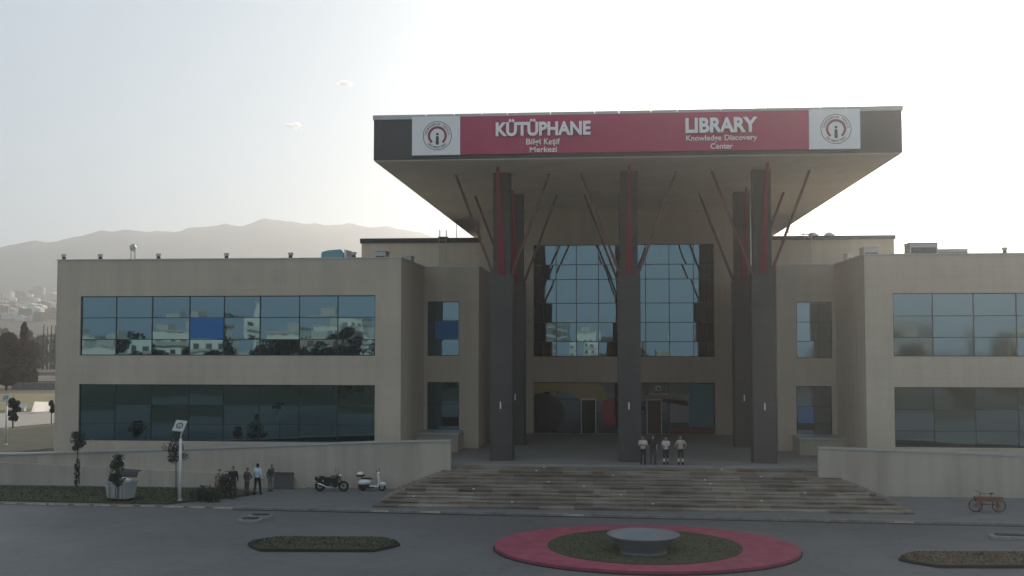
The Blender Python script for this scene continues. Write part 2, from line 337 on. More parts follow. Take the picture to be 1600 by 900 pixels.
gt = MB().add([(x0, ky(x0)-.32, .009), (80, ky(80)-.32, .009), (80, ky(80)-.01, .009), (x0, ky(x0)-.01, .009)], [(0, 1, 2, 3)]).build('gutter', M['drain']); tag(gt, kind='structure')

tag(MB().add([(-170, -62, .003), (170, -62, .003), (170, -8, .003), (-170, -8, .003)], [(0, 1, 2, 3)]).build('unseen_dark_lawn', M['grass']), kind='structure')  # lawn added out of view so the lower windows mirror dark ground
# verge of grass along the ramp wall (left)
vx = gr(335, 785).x
vg = MB().slab([(-75, ky(-75)+.45), (vx-2.0, ky(vx)+.45), (vx+1.2, 62.0), (vx+1.6, 63.2), (vx-.5, 64.6), (-75, 64.6)], .1, .2).build('verge_soil', M['grass']); tag(vg, kind='structure')
gb = MB(); rr = random.Random(3)
for i in range(5200):
    x = rr.uniform(-48, vx-.2); y = rr.uniform(ky(x)+.5, 64.5); h = rr.uniform(.03, .09); a = rr.uniform(0, 6.28); w = .035
    dx, dy = math.cos(a)*w, math.sin(a)*w; lx, ly = rr.uniform(-.06, .06), rr.uniform(-.06, .06)
    gb.add([(x-dx, y-dy, .2), (x+dx, y+dy, .2), (x+lx, y+ly, .2+h)], [(0, 1, 2)])
tag(gb.build('grass', M['leafd']), 'dark uncut grass on the verge beside the ramp wall', 'grass', kind='stuff')

# ------------------------------------------------------------------ LIBRARY BUILDING
lib = empty('library_building', (1.35, 90, 0)); tag(lib, 'large pale stone library with a huge dark canopy on tree-like columns and blue mirror windows', 'building')
LO = Vector((1.35, 90, 0))
def part(mb, name, m, parent=None, **k):
    p = parent or lib
    mb.v = [(v[0]-LO.x, v[1]-LO.y, v[2]-LO.z) for v in mb.v]
    return mb.build(name, m, p, **k)
CX = 1.35
Y1, Y2, Y3, Y4 = 68.5, 77.2, 90.0, 94.0        # wing front, recess front, entrance front, upper storey front
ZP = 14.4; ZL = 1.5; ZS = 20.0; ZT = 22.72
def wall_holes(mb, x0, x1, z0, z1, y, holes, depth=.3):
    xs = sorted({x0, x1, *[h[0] for h in holes], *[h[1] for h in holes]}); zs = sorted({z0, z1, *[h[2] for h in holes], *[h[3] for h in holes]})
    for a, b in zip(xs, xs[1:]):
        for c, d in zip(zs, zs[1:]):
            mx_, mz_ = (a+b)/2, (c+d)/2
            if any(h[0] < mx_ < h[1] and h[2] < mz_ < h[3] for h in holes): continue
            mb.add([(a, y, c), (b, y, c), (b, y, d), (a, y, d)], [(0, 1, 2, 3)])
    for h in holes:
        a, b, c, d = h; e = y+depth
        mb.add([(a, y, c), (a, e, c), (a, e, d), (a, y, d)], [(0, 1, 2, 3)]); mb.add([(b, y, c), (b, e, c), (b, e, d), (b, y, d)], [(0, 1, 2, 3)])
        mb.add([(a, y, c), (b, y, c), (b, e, c), (a, e, c)], [(0, 1, 2, 3)]); mb.add([(a, y, d), (b, y, d), (b, e, d), (a, e, d)], [(0, 1, 2, 3)])

def hole(px0, px1, py0, py1, Y, ref=None):
    a, b = at(px0, py0, Y), at(px1, py1, Y)
    return (a.x, b.x, b.z, a.z)
def window(h, Y, colx, rowz, gm='glass', tilt=.006, blinds=(), skip_m=(), seed=1, label=None, fw=.05):
    """frame mesh with glass and blind children; colx,rowz are fractions of inner mullions"""
    r = random.Random(seed); x0, x1, z0, z1 = h; y = Y+.16
    fm = MB(); e = .06
    fm.box(x0, x1, y-.04, y+.06, z1-e, z1); fm.box(x0, x1, y-.04, y+.06, z0, z0+e)
    fm.box(x0, x0+e, y-.04, y+.06, z0+e, z1-e); fm.box(x1-e, x1, y-.04, y+.06, z0+e, z1-e)
    xx = [x0+e]+[x0+(x1-x0)*c for c in colx]+[x1-e]; zz = [z0+e]+[z0+(z1-z0)*c for c in rowz]+[z1-e]
    for c in xx[1:-1]: fm.box(c-fw/2, c+fw/2, y-.035, y+.055, z0+e, z1-e)
    for c in zz[1:-1]: fm.box(x0+e, x1-e, y-.030, y+.050, c-fw/2, c+fw/2)
    f = part(fm, 'window', M['frame'])
    if label: f['label'] = label
    g = MB()
    for i, (a, b) in enumerate(zip(xx, xx[1:])):
        for j, (c, d) in enumerate(zip(zz, zz[1:])):
            tx, tz = r.gauss(0, tilt), r.gauss(0, tilt)
            w, hh = (b-a)/2, (d-c)/2
            g.add([(a, y+.015-tx*w-tz*hh, c), (b, y+.015+tx*w-tz*hh, c), (b, y+.015+tx*w+tz*hh, d), (a, y+.015-tx*w+tz*hh, d)], [(0, 1, 2, 3)])
    part(g, 'glass', M[gm], f)
    for (i, j, fr, kind) in blinds:
        a, b, c, d = xx[i], xx[i+1], zz[j], zz[j+1]; w = (b-a)
        bl = MB().box(a+.05, a+w*fr-.04, y-.028, y-.012, c+.05, d-.05)
        part(bl, 'blind', M['blind'] if gm != 'glass_dim' else M['blindl'], f)
    return f

HU = hole(126, 586, 463, 556, Y1); HL = hole(124, 585, 600, 692, Y1)
HL = (HU[0], HU[1], HL[2], HL[3])
XWL = at(88, 500, Y1).x; XWR = at(627, 402, Y1).x           # left wing extents
# mirror for the right wing
RWL = at(1351, 450, Y1).x; RWR = 2*CX-XWL
wu = HU[1]-HU[0]
RU0 = at(1395.5, 500, Y1).x
RHU = (RU0, RU0+wu, HU[2], HU[3]); RHL = (RU0, RU0+wu, HL[2], HL[3])
wl = MB(); wall_holes(wl, XWL, XWR, 0, ZP, Y1, [HU, HL])
wl.add([(XWR, Y1, 0), (XWR, 100, 0), (XWR, 100, ZP), (XWR, Y1, ZP)], [(0, 1, 2, 3)]); wl.add([(XWL, Y1, 0), (XWL, 120, 0), (XWL, 120, ZP), (XWL, Y1, ZP)], [(0, 1, 2, 3)])
wl.add([(XWL, 120, 0), (XWR, 120, 0), (XWR, 120, ZP), (XWL, 120, ZP)], [(0, 1, 2, 3)])
wl.add([(XWL, Y1, ZP-.02), (XWR, Y1, ZP-.02), (XWR, 120, ZP-.02), (XWL, 120, ZP-.02)], [(0, 1, 2, 3)])
part(wl, 'wing_wall', M['stone'])
wr = MB(); wall_holes(wr, RWL, RWR, 0, ZP, Y1, [RHU, RHL])
wr.add([(RWL, Y1, 0), (RWL, 100, 0), (RWL, 100, ZP), (RWL, Y1, ZP)], [(0, 1, 2, 3)]); wr.add([(RWR, Y1, 0), (RWR, 120, 0), (RWR, 120, ZP), (RWR, Y1, ZP)], [(0, 1, 2, 3)])
wr.add([(RWL, 120, 0), (RWR, 120, 0), (RWR, 120, ZP), (RWL, 120, ZP)], [(0, 1, 2, 3)])
wr.add([(RWL, Y1, ZP-.02), (RWR, Y1, ZP-.02), (RWR, 120, ZP-.02), (RWL, 120, ZP-.02)], [(0, 1, 2, 3)])
part(wr, 'wing_wall', M['stone'])
# recess walls
LR1 = at(748, 450, Y2).x; RR0 = at(1213, 450, Y2).x
hA = hole(668, 717.5, 471, 556, Y2); hB = hole(667, 717.5, 597, 674, Y2); hB = (hA[0], hA[1], hB[2], hB[3])
hC = hole(1244, 1301, 471.5, 560, Y2); hD = hole(1244, 1301, 603, 688, Y2)
rl = MB(); wall_holes(rl, XWR-.5, LR1, 0, ZP, Y2, [hA, hB])
rl.add([(LR1, Y2, 0), (LR1, Y3+2, 0), (LR1, Y3+2, ZP), (LR1, Y2, ZP)], [(0, 1, 2, 3)]); rl.add([(XWR-.5, Y2, ZP-.03), (LR1, Y2, ZP-.03), (LR1, 100, ZP-.03), (XWR-.5, 100, ZP-.03)], [(0, 1, 2, 3)])
part(rl, 'recess_wall', M['stone'])
rl = MB(); wall_holes(rl, RR0, RWL+.5, 0, ZP, Y2, [hC, hD])
rl.add([(RR0, Y2, 0), (RR0, Y3+2, 0), (RR0, Y3+2, ZP), (RR0, Y2, ZP)], [(0, 1, 2, 3)]); rl.add([(RR0, Y2, ZP-.03), (RWL+.5, Y2, ZP-.03), (RWL+.5, 100, ZP-.03), (RR0, 100, ZP-.03)], [(0, 1, 2, 3)])
part(rl, 'recess_wall', M['stone'])
# entrance wall
EX0, EX1 = at(750, 370, Y3).x, at(1206, 370, Y3).x
hE = hole(833.5, 1117, 383, 557.5, Y3); hF = hole(833.5, 1117, 597, 680, Y3); hF = (hE[0], hE[1], ZL+.02, hF[3])
ew = MB(); wall_holes(ew, EX0, EX1, 0, ZS, Y3, [hE, hF], .4)
ew.add([(EX0, Y3, 0), (EX0, 112, 0), (EX0, 112, ZS), (EX0, Y3, ZS)], [(0, 1, 2, 3)]); ew.add([(EX1, Y3, 0), (EX1, 112, 0), (EX1, 112, ZS), (EX1, Y3, ZS)], [(0, 1, 2, 3)])
part(ew, 'entrance_wall', M['stone'])
# rebuild the side walls of the recesses as separate fills up to the entrance wall
fl = MB(); fl.box(EX0-.0, LR1+.0, Y3-.02+.0, Y3+.0, 0, 1)
# upper storey
UX0, UX1 = at(565, 380, Y4).x, at(1397, 380, Y4).x; ZU = at(600, 380, Y4).z
us = MB(); us.box(UX0, EX0-.003, Y4, 110, ZP-.5, ZU); part(us, 'upper_storey_wall', M['stone'])
us = MB(); us.box(EX1+.003, UX1, Y4, 110, ZP-.5, ZU); part(us, 'upper_storey_wall', M['stone'])
tr = MB(); tr.box(UX0-.12, EX0-.006, Y4-.12, 110.1, ZU, ZU+.42); part(tr, 'roof_trim', M['black'])
tr = MB(); tr.box(EX1+.006, UX1+.12, Y4-.12, 110.1, ZU, ZU+.34); part(tr, 'roof_trim', M['clad'])
# parapet caps
for (a, b, y0, y1) in ((XWL-.04, XWR+.04, Y1-.05, Y1+.35), (RWL-.04, RWR+.04, Y1-.05, Y1+.35), (XWR+.045, LR1+.04, Y2-.05, Y2+.35), (RR0-.04, RWL-.045, Y2-.05, Y2+.35)):
    part(MB().box(a, b, y0, y1, ZP, ZP+.07), 'parapet_cap', M['flash'])
for (a, b) in ((XWR-.3, XWR+.04), (RWL-.04, RWL+.3)): part(MB().box(a, b, Y1+.353, 100, ZP, ZP+.07), 'parapet_cap', M['flash'])
for (a, b) in ((LR1-.3, LR1+.04), (RR0-.04, RR0+.3)): part(MB().box(a, b, Y2+.353, Y3-.01, ZP, ZP+.07), 'parapet_cap', M['flash'])

# windows
cx8 = [(v-126)/460 for v in (182, 239, 298, 352, 408, 469, 528)]
window(HU, Y1, cx8, [.27, .635], blinds=[(3, 1, 1, 0)], seed=3, label='long upper window band of the wing beside the pale houses, one pane blue')
window(HL, Y1, cx8, [.30, .635], 'glass_low', seed=4, label='long lower window band above the ramp')
window(RHU, Y1, cx8, [.30, .64], 'glass_dim', seed=5, label='long upper window band of the wing on the hazy side')
window(RHL, Y1, cx8, [.27, .63], 'glass_dim', seed=6, label='long lower window band behind the bicycle-shaped planter')
window(hA, Y2, [.22], [.30, .65], blinds=[(1, 1, 1, 0)], seed=7, label='small upper window with a dark blue blind')
window(hB, Y2, [.22], [.55], 'glass_low', seed=8, label='small lower window in the recess beside the ramp')
window(hC, Y2, [.62], [.30, .64], 'glass_dim', seed=9)
window(hD, Y2, [.50], [.30, .62], 'glass_dim', blinds=[(0, 1, 1, 0)], seed=10, label='small lower window with a light blue blind half way up')
cxe = [(v-833)/284 for v in (869, 901, 936, 971, 1010, 1047, 1085)]
rz = [(557-v)/174 for v in (534, 504, 474, 437, 414)]
window(hE, Y3, cxe, rz, seed=11, label='tall glazed grid above the entrance between the columns', fw=.06)

# entrance glazing with film graphics and two doorways
fm = MB(); x0, x1, z0, z1 = hF; y = Y3+.3
def fx(px): return at(px, 640, Y3).x
def fz(py): return at(975, py, Y3).z
fm.box(x0, x1, y-.05, y+.08, z1-.08, z1)
for c in (833.5+.8, 870, 909, 930, 968, 1012, 1045, 1081, 1116): fm.box(fx(c)-.04, fx(c)+.04, y-.05, y+.08, z0, z1-.08)
fm.box(x0, x1, y-.045, y+.075, fz(625)-.04, fz(625)+.04)
ent = part(fm, 'entrance_glazing', M['frame'])
part(MB().add([(x0, y+.02, z0), (x1, y+.02, z0), (x1, y+.02, z1), (x0, y+.02, z1)], [(0, 1, 2, 3)]), 'glass', glass_mat('entrance_glass', (.5, .6, .65), (.03, .03, .03), .18), ent)
def film(pts, c, k, nm):
    mm = glass_mat(nm, (.5, .5, .5), c, .08, .2)
    m_ = MB().prism([(fx(a), fz(b)) for a, b in pts], y-.06-.003*k, y-.058-.003*k+.001); part(m_, 'window_film', mm, ent)
def arc(cx, cy, rx, ry, a0, a1, n=14): return [(cx+rx*math.cos(R(a0+(a1-a0)*i/n)), cy-ry*math.sin(R(a0+(a1-a0)*i/n))) for i in range(n+1)]
film([(835, 599)]+[(930, 599)]+arc(928, 625, 20, 26, 85, 0)+[(944, 626), (908, 626)]+arc(868, 634, 42, 22, 10, 170), (.32, .23, .08), 1, 'olive_yellow_film')
film([(835, 617)]+arc(846, 646, 36, 31, 95, -80, 18)+[(835, 677)], (.018, .022, .024), 2, 'dark_film')
film(arc(953, 644, 14, 22, 75, 285, 20)+[(960, 664), (960, 622)], (.34, .03, .05), 3, 'red_film')
film([(1078, 600), (1115, 600), (1115, 668), (1078, 668)], (.02, .17, .20), 4, 'teal_film')
film([(1046, 669), (1115, 669), (1115, 679), (1046, 677)], (.14, .04, .03), 5, 'brick_red_film')
film([(1047, 628), (1076, 620), (1077, 660), (1047, 660)], (.24, .24, .24), 6, 'pale_grey_film')
film(arc(1030, 640, 48, 26, 12, 168, 18)+[(990, 640), (990, 626), (1076, 626)], (.16, .13, .10), 7, 'taupe_film')
dw = mat('door_white_frame', (.55, .55, .52), .5); dd = mat('doorway_dark_panel', (.006, .006, .007), .6); dr = mat('brown_wooden_door', (.06, .025, .018), .5)  # near-black panel fills the open doorway in place of its unlit inside
for (a, b, dm, lb) in ((909, 930, dd, 'open sliding doorway, its dark inside made by a black panel'), (1012, 1033, dr, 'dark brown door behind the standing people')):
    d = part(MB().box(fx(a), fx(b), y-.12, y-.07, z0, fz(626)), 'door', dm, ent); d['label'] = lb
    f = MB().box(fx(a)-.07, fx(a), y-.14, y-.06, z0, fz(625)).box(fx(b), fx(b)+.07, y-.14, y-.06, z0, fz(625)); f.box(fx(a)-.07, fx(b)+.07, y-.14, y-.06, fz(625), fz(625)+.08)
    part(f, 'door_frame', dw, ent)
# round badge and bar over the second door
part(MB().torus((fx(1029), y-.2, fz(607)), .2, .03), 'round_badge', dw, ent, smooth=True)
part(MB().box(fx(1015), fx(1044), y-.2, y-.14, fz(615)-.02, fz(615)+.03), 'door_lintel_bar', dw, ent)

# ---- canopy
cxa, cxb = at(584, 220, 64.2).x, at(1409.5, 210, 64.2).x
CYF = 64.2
cp = MB().box(cxa, cxb, CYF, 115.9, ZS+.0, ZT-.28); canopy = part(cp, 'canopy', M['clad'])
sf = MB().box(cxa+.04, cxb-.04, CYF+.05, 115.8, ZS-.06, ZS-.003); part(sf, 'soffit', M['soffit'], canopy)
fl = MB(); n = 15
xs_ = [584, 666, 710, 753, 793, 860, 929, 967, 1017, 1058, 1126, 1177, 1196, 1237, 1281, 1322, 1409.5]
XX = [at(p, 170, CYF).x for p in xs_]; XX[0] -= .06; XX[-1] += .06
for a, b in zip(XX, XX[1:]): fl.box(a+.02, b-.02, CYF-.07, CYF+.6, ZT-.28+.003, ZT)
fl.box(XX[0]+.05, XX[-1]-.05, CYF+.61, 116, ZT-.277, ZT-.01)
part(fl, 'roof_flashing', M['flash'], canopy)

# ---- columns with four raking fins each
def column(cx, cy, lights, capz=CZ+4.25, front_red=True, ww=1.42, wt=1.1):
    b = MB().box(cx-ww/2, cx+ww/2, cy-ww/2, cy+ww/2, ZL, capz)
    c = part(b, 'column', M['columnm'])
    part(MB().box(cx-wt/2, cx+wt/2, cy-wt/2, cy+wt/2, capz, ZS-.07), 'upper_shaft', M['columnm'], c)
    z0, z1 = capz-.1, ZS-.08
    for (dx, dy) in ((-1, 0), (1, 0), (0, -1), (0, 1)):
        m_ = MB(); s0, s1 = wt/2+.02, 3.05
        w = .2 if dy == -1 else .11
        p0 = Vector((cx+dx*s0, cy+dy*s0, z0+.1)); p1 = Vector((cx+dx*s1, cy+dy*s1, z1))
        wv = Vector((dy, dx, 0))*w; wv = Vector((abs(wv.x), abs(wv.y), 0)); tv = Vector((dx, dy, 0))*.11
        if dy == 0: wv = Vector((0, .12, 0))
        q = []
        for p, k in ((p0, 1), (p1, .45)):
            for a, bb in ((-1, -1), (1, -1), (1, 1), (-1, 1)): q.append(p+wv*a*k+tv*bb*.8)
        m_.add(q, [(0, 1, 2, 3), (7, 6, 5, 4), (0, 4, 5, 1), (1, 5, 6, 2), (2, 6, 7, 3), (3, 7, 4, 0)])
        part(m_, 'strut', M['redfin'] if dy == -1 else M['brownfin'], c)
    for lx in lights:
        part(MB().box(cx+lx-.045, cx+lx+.045, cy-ww/2-.06, cy-ww/2-.003, ZL+3.3, ZL+3.75), 'wall_light', M['wpaint'], c)
    return c
YA, YB = 69.9, 80.2
xa = [at(785, 500, YA).x, at(983, 500, YA).x, at(1191, 500, YA).x]
for x in xa: column(x, YA, [-.05] if x < 6 else [0])
for x in xa: column(x, YB, [0], ww=1.36)
dp = MB().tube([(at(1170.5, 400, 82).x, 82, ZL), (at(1170.5, 400, 82).x, 82, ZS-.08)], .16, 10); part(dp, 'pale_upright_tube', M['wpaint'], smooth=True)  # slim white tube between the right-hand columns

# ledge in front of the recesses
for a, b, zz in ((at(629, 676, 74.5).x, at(716, 676, 74.5).x, at(670, 676, 74.5).z), (at(1249, 684, 74.5).x, RWL+.2, at(1300, 684, 74.5).z)):
    part(MB().box(a, b, 74.4, Y2-.01, ZL, zz-.12), 'planter_wall', M['stone_low']); part(MB().box(a-.06, b+.0, 74.3, Y2-.012, zz-.117, zz), 'planter_cap', M['flash'])

# ---- landing, steps, ramp walls
ld = MB().box(XWL+.2, RWR-.2, 67.6, 95, 0, ZL).build('landing', mat('landing_stone', (.24, .24, .235), .6, noise=.1, nscale=.7)); tag(ld, kind='structure')
st = MB(); NS = 12
for k in range(NS):
    zt = ZL-(ZL-.12)/NS*k
    if k == 0: continue
    yf = 67.6-(67.6-58.5)*k/(NS-1)
    hw = 11.1+3.15*k/(NS-1)
    st.box(1.45-hw, 1.45+hw, yf, 67.6-.002*k, .1, zt)
    st.box(1.45-hw-.02, 1.45+hw+.02, yf-.04, yf-.001, zt-.05, zt+.002)
sto = st.build('entrance_steps', M['tread'])
rr = random.Random(12)
for k_, px in ((1, 850), (1, 1128), (2, 838), (3, 958), (4, 1102), (5, 857), (6, 912), (7, 740), (7, 1258), (8, 970), (9, 646), (9, 1190), (10, 1020), (10, 800), (3, 1190), (5, 1110)):
    yf = 67.6-(67.6-58.5)*k_/(NS-1); zt = ZL-(ZL-.12)/NS*k_; xq = at(px, 740, yf).x
    l_ = MB().box(xq-.06, xq+.06, yf+.05, yf+.14, zt+.003, zt+.035).build('step_light', M['letter'], sto); tag(sto, 'wide flight of weathered brown and grey stone steps up to the entrance', 'steps')
lit = MB()

def ramp(pts, y0, lab, nm='ramp_wall', end=None):
    r = empty(nm, (pts[0][0], y0, 0)); tag(r, lab, 'ramp wall')
    o = Vector((pts[0][0], y0, 0))
    m_ = MB().prism([(x-o.x, z) for x, z in [(pts[0][0], 0)]+pts+[(pts[-1][0], 0)]], 0, .35); m_.build('wall', M['stone_low'], r)
    c = MB(); P = [(x-o.x, z) for x, z in pts]
    c.prism([(x, z+.004) for x, z in P]+[(x, z+.1) for x, z in P[::-1]], -.07, .42); c.build('coping', M['flash'], r)
    return r
ramp([(-75, 1.2), (-37, 1.95), (-24, 2.45), (-14.2, 2.88), (-9.65, 3.0)], 66.0, 'long pale ramp wall rising to the steps behind the parked motorcycles')
ramp([(12.1, 2.84), (20, 2.62), (26, 2.4), (45, 1.9)], 65.2, 'pale ramp wall sloping down behind the bicycle-shaped planter')
lw = MB().prism([(-75, 0), (-75, 1.75), (-38, 1.5), (-19.2, .80), (-18.6, .12), (-18.6, 0)], 65.55, 65.99)
lwo = lw.build('plinth_wall', M['stone_low']); tag(lwo, 'low sloping plinth wall along the foot of the ramp behind the grass verge', 'plinth wall')

# ------------------------------------------------------------------ SIGN
SY = CYF-.16
def sx_(px, py=210): return at(px, py, SY).x
ZS0, ZS1 = at(644, 243, SY).z, at(644, 183, SY).z
sg = empty('sign_banner', (sx_(980), SY, ZS0)); tag(sg, 'long crimson library sign with white lettering and round emblems on the canopy edge', 'sign')
SO = Vector(sg.location)
def spart(mb, name, m, parent=None, **k):
    mb.v = [(v[0]-SO.x, v[1]-SO.y, v[2]-SO.z) for v in mb.v]; return mb.build(name, m, parent or sg, **k)
xA, xB, xC, xD = sx_(644), sx_(719), sx_(1264), sx_(1344)
spart(MB().box(xB+.003, xC-.003, SY, CYF-.002, ZS0+.02, ZS1-.02+.0), 'red_board', M['red'])
def text_mesh(s, bold=0., ext=.03, sx=1.0):
    cu = bpy.data.curves.new('t', 'FONT'); cu.body = s; cu.size = 1; cu.extrude = ext; cu.offset = bold; cu.resolution_u = 4
    o = bpy.data.objects.new('t', cu); col.objects.link(o)
    dg = bpy.context.evaluated_depsgraph_get(); dg.update(); me = bpy.data.meshes.new_from_object(o.evaluated_get(dg))
    bpy.data.objects.remove(o); bpy.data.curves.remove(cu); return me
def lettering(s, x0, x1, z0, z1, m, yy, bold, parent, name='lettering', ext=.03, rotc=None):
    """text fitted to a box on the sign face; z0..z1 is the full height of its glyphs"""
    me = text_mesh(s, bold, ext); V = [v.co for v in me.vertices]
    ax, bx = min(v.x for v in V), max(v.x for v in V); az, bz = min(v.y for v in V), max(v.y for v in V)
    for v in me.vertices:
        x = x0+(v.co.x-ax)/(bx-ax)*(x1-x0); z = z0+(v.co.y-az)/(bz-az)*(z1-z0); y = yy-v.co.z
        if rotc: x, z = rotc(x, z)
        v.co = Vector((x-SO.x, y-SO.y, z-SO.z))
    me.name = name; me.materials.clear(); me.materials.append(m)
    o = bpy.data.objects.new(name, me); col.objects.link(o); o.parent = parent; return o
def zz(px, py): return at(px, py, SY).z
small = mat('small_cream_letter', (.86, .82, .76), .5)
lettering('KÜTÜPHANE', sx_(775), sx_(923), zz(849, 212.5), zz(849, 186), M['letter'], SY-.08, .034, sg, ext=.08)
lettering('Bilgi', sx_(822), sx_(845), zz(849, 228.5), zz(849, 216.5), small, SY-.03, .014, sg)
lettering('Keşif', sx_(850), sx_(875), zz(849, 228.5), zz(849, 216.5), small, SY-.03, .014, sg)
lettering('Merkezi', sx_(828), sx_(870), zz(849, 237.5), zz(849, 229.5), small, SY-.03, .014, sg)
lettering('LIBRARY', sx_(1071), sx_(1183), zz(1127, 207.5), zz(1127, 184), M['letter'], SY-.08, .034, sg, ext=.08)
lettering('Knowledge', sx_(1072), sx_(1127), zz(1127, 222), zz(1127, 211), small, SY-.03, .014, sg)
lettering('Discovery', sx_(1132), sx_(1183), zz(1127, 222), zz(1127, 211), small, SY-.03, .014, sg)
lettering('Center', sx_(1110), sx_(1145), zz(1127, 232.5), zz(1127, 224), small, SY-.03, .014, sg)
emb_d = mat('emblem_dark', (.02, .03, .035), .5); emb_r = mat('emblem_crimson', (.24, .02, .05), .5)
def emblem(xl, xr, zoff):
    b = spart(MB().box(xl, xr, SY-.04, CYF-.002, ZS0+zoff, ZS1+zoff), 'white_board', M['white'])
    cx, cz = (xl+xr)/2+.08, (ZS0+ZS1)/2+zoff; rad = (ZS1-ZS0)*.375
    def ringarc(r0, r1, a0, a1, m, k, n=40):
        mb = MB()
        for i in range(n):
            p = [R(a0+(a1-a0)*j/n) for j in (i, i+1)]
            vs = []
            for yy in (SY-.05-.004*k, SY-.041):
                for a in p:
                    for r in (r0, r1): vs.append((cx+r*math.cos(a), yy, cz+r*math.sin(a)))
            mb.add(vs, [(0, 1, 3, 2), (1, 5, 7, 3), (0, 2, 6, 4)])
        spart(mb, 'emblem_ring', m, b)
    ringarc(rad*.965, rad*1.0, 0, 360, emb_d, 1)
    ringarc(rad*.50, rad*.66, -52, 232, emb_r, 2)
    mb = MB().ell((cx, SY-.05, cz+rad*.12), (rad*.095, .02, rad*.095))
    mb.prism([(cx-rad*.085, cz-.02), (cx+rad*.085, cz-.02), (cx+rad*.11, cz-rad*.5), (cx+rad*.07, cz-rad*.62), (cx-rad*.07, cz-rad*.62), (cx-rad*.11, cz-rad*.5)], SY-.062, SY-.042)
    spart(mb, 'emblem_figure', emb_d, b)
    def ringtext(s, a0, a1, flip):
        n = len(s)
        for i, ch in enumerate(s):
            if ch == ' ': continue
            a = R(a0+(a1-a0)*(i+.5)/n); r = rad*.81
            px, pz = cx+r*math.cos(a), cz+r*math.sin(a); th = a-math.pi/2 if not flip else a+math.pi/2
            h = rad*.15; w = h*(.35 if ch in 'İI' else .7)
            def rc(x, z, px=px, pz=pz, th=th):
                dx, dz = x, z; return px+dx*math.cos(th)-dz*math.sin(th), pz+dx*math.sin(th)+dz*math.cos(th)
            lettering(ch, -w/2, w/2, -h/2, h/2*(1.3 if ch in 'İÜ' else 1), emb_d, SY-.045, .02, b, 'emblem_letter', .005, rc)
    ringtext('İSKENDERUN TEKNİK', 178, 2, False)
    ringtext('ÜNİVERSİTESİ', -140, -40, True)
emblem(xA, xB, 0); emblem(xC, xD, 0)

# ------------------------------------------------------------------ ROOF THINGS
def on_pix(px, pbot, Y, z): return at(px, pbot, Y).x
def vent(px, lab, big=False):
    x = at(px, 397, Y1+1.0).x; r = empty('roof_vent', (x, Y1+1.0, ZP-.02)); tag(r, lab, 'roof vent', 'small roof vents along the parapet')
    MB().lathe([(.13, 0), (.13, .28), (.10, .3), (.10, .36)], n=12).build('pipe', M['dmetal'], r); MB().lathe([(.17, .33), (.17, .5), (.13, .52)], n=12).build('cap', M['metal'], r)
vent(157, 'small roof vent between the wing\'s outer corner and the tall flue'); vent(248, 'small roof vent just right of the tall flue pipe')
vent(354, 'small roof vent midway along the left wing roof'); vent(454, 'small roof vent left of the blue skylight'); vent(553, 'small roof vent right of the blue skylight')
vent(100, 'small roof vent nearest the outer corner of the left wing'); vent(1570, 'lone small roof vent on the right wing roof')
fx_ = at(208, 400, 72).x; r = empty('flue_pipe', (fx_, 72, ZP)); r.scale = (.85, 1, 1.12); tag(r, 'tall pale twin flue pipe with round cowl on the left wing roof', 'flue pipe')
MB().tube([(-.18, 0, 0), (-.18, 0, .8)], .07).build('pipe', M['wpaint'], r); MB().tube([(.14, 0, 0), (.14, 0, .95)], .09).build('pipe', M['wpaint'], r)
MB().ell((-.02, 0, 1.0), (.27, .22, .24)).build('cowl', M['metal'], r, smooth=True)
r = empty('skylight', (at(524, 400, 75).x, 75, ZP)); r.scale = (1, 1, 1.5); tag(r, 'blue glazed curved skylight with white kerb on the left wing roof', 'skylight')
MB().box(-1.7, .8, -1, 1, 0, .25).build('kerb', M['wpaint'], r); MB().prism([(-.8, .25), (.75, .25), (.85, .55), (.6, .72), (-.3, .68), (-.75, .6)], -.9, .9).build('dome', mat('sky_dome_glass', (.12, .28, .34), .2), r)
MB().box(.86, 1.02, -.9, .9, 0, .7).build('side_panel', M['wpaint'], r)
def hvac(px, w, h, Y, lab, m='metal'):
    r = empty('roof_air_unit', (at(px, 400, Y).x, Y, ZP)); tag(r, lab, 'air unit')
    MB().box(-w/2, w/2, -.7, .7, 0.06, h).build('casing', M[m], r, bevel=.03); MB().box(-w/2-.04, w/2+.04, -.74, .74, h, h+.05).build('top_cover', M['flash'], r)
    MB().box(-w/2+.1, w/2-.1, -.72, -.703, h*.25, h*.75).build('grille', M['dmetal'], r)
hvac(1439, 1.8, 1.12, 74, 'tall grey air unit on the right wing roof'); hvac(1483, 2.0, .72, 74.5, 'low long air unit beside the taller one on the right wing roof')
hvac(597, .85, 1.36, 80, 'small grey box on the roof before the left upper storey'); hvac(1358, 1.1, 1.55, 82, 'small grey box on the roof before the right upper storey')
hvac(640, .5, 1.3, 84, 'tiny grey box on the roof near the left ladder'); hvac(1326, .45, 1.25, 84, 'tiny white box on the roof right of the right ladder', 'wpaint')
def ladder(px, lab):
    p = at(px, 380, Y4-.35); r = empty('roof_ladder', (p.x, Y4-.35, ZP)); tag(r, lab, 'ladder', 'caged ladders up to the upper roof')
    top = ZU+1.1-ZP
    for s in (-1, 1): MB().tube([(s*.3, 0, 0), (s*.3, 0, top), (s*.3, .5, top), (s*.3, .5, top-.9)], .025, 6).build('rail', M['metal'], r)
    m_ = MB(); z = .2
    while z < top-.9: m_.tube([(-.3, 0, z), (.3, 0, z)], .018, 6); z += .3
    m_.build('rungs', M['metal'], r)
    MB().box(-.42, .42, -.02, .6, ZU+.44-ZP, ZU+.5-ZP).build('step_plate', M['dmetal'], r)
ladder(691.5, 'metal ladder on the left upper storey beside the canopy'); ladder(1262, 'metal ladder on the right upper storey wall')
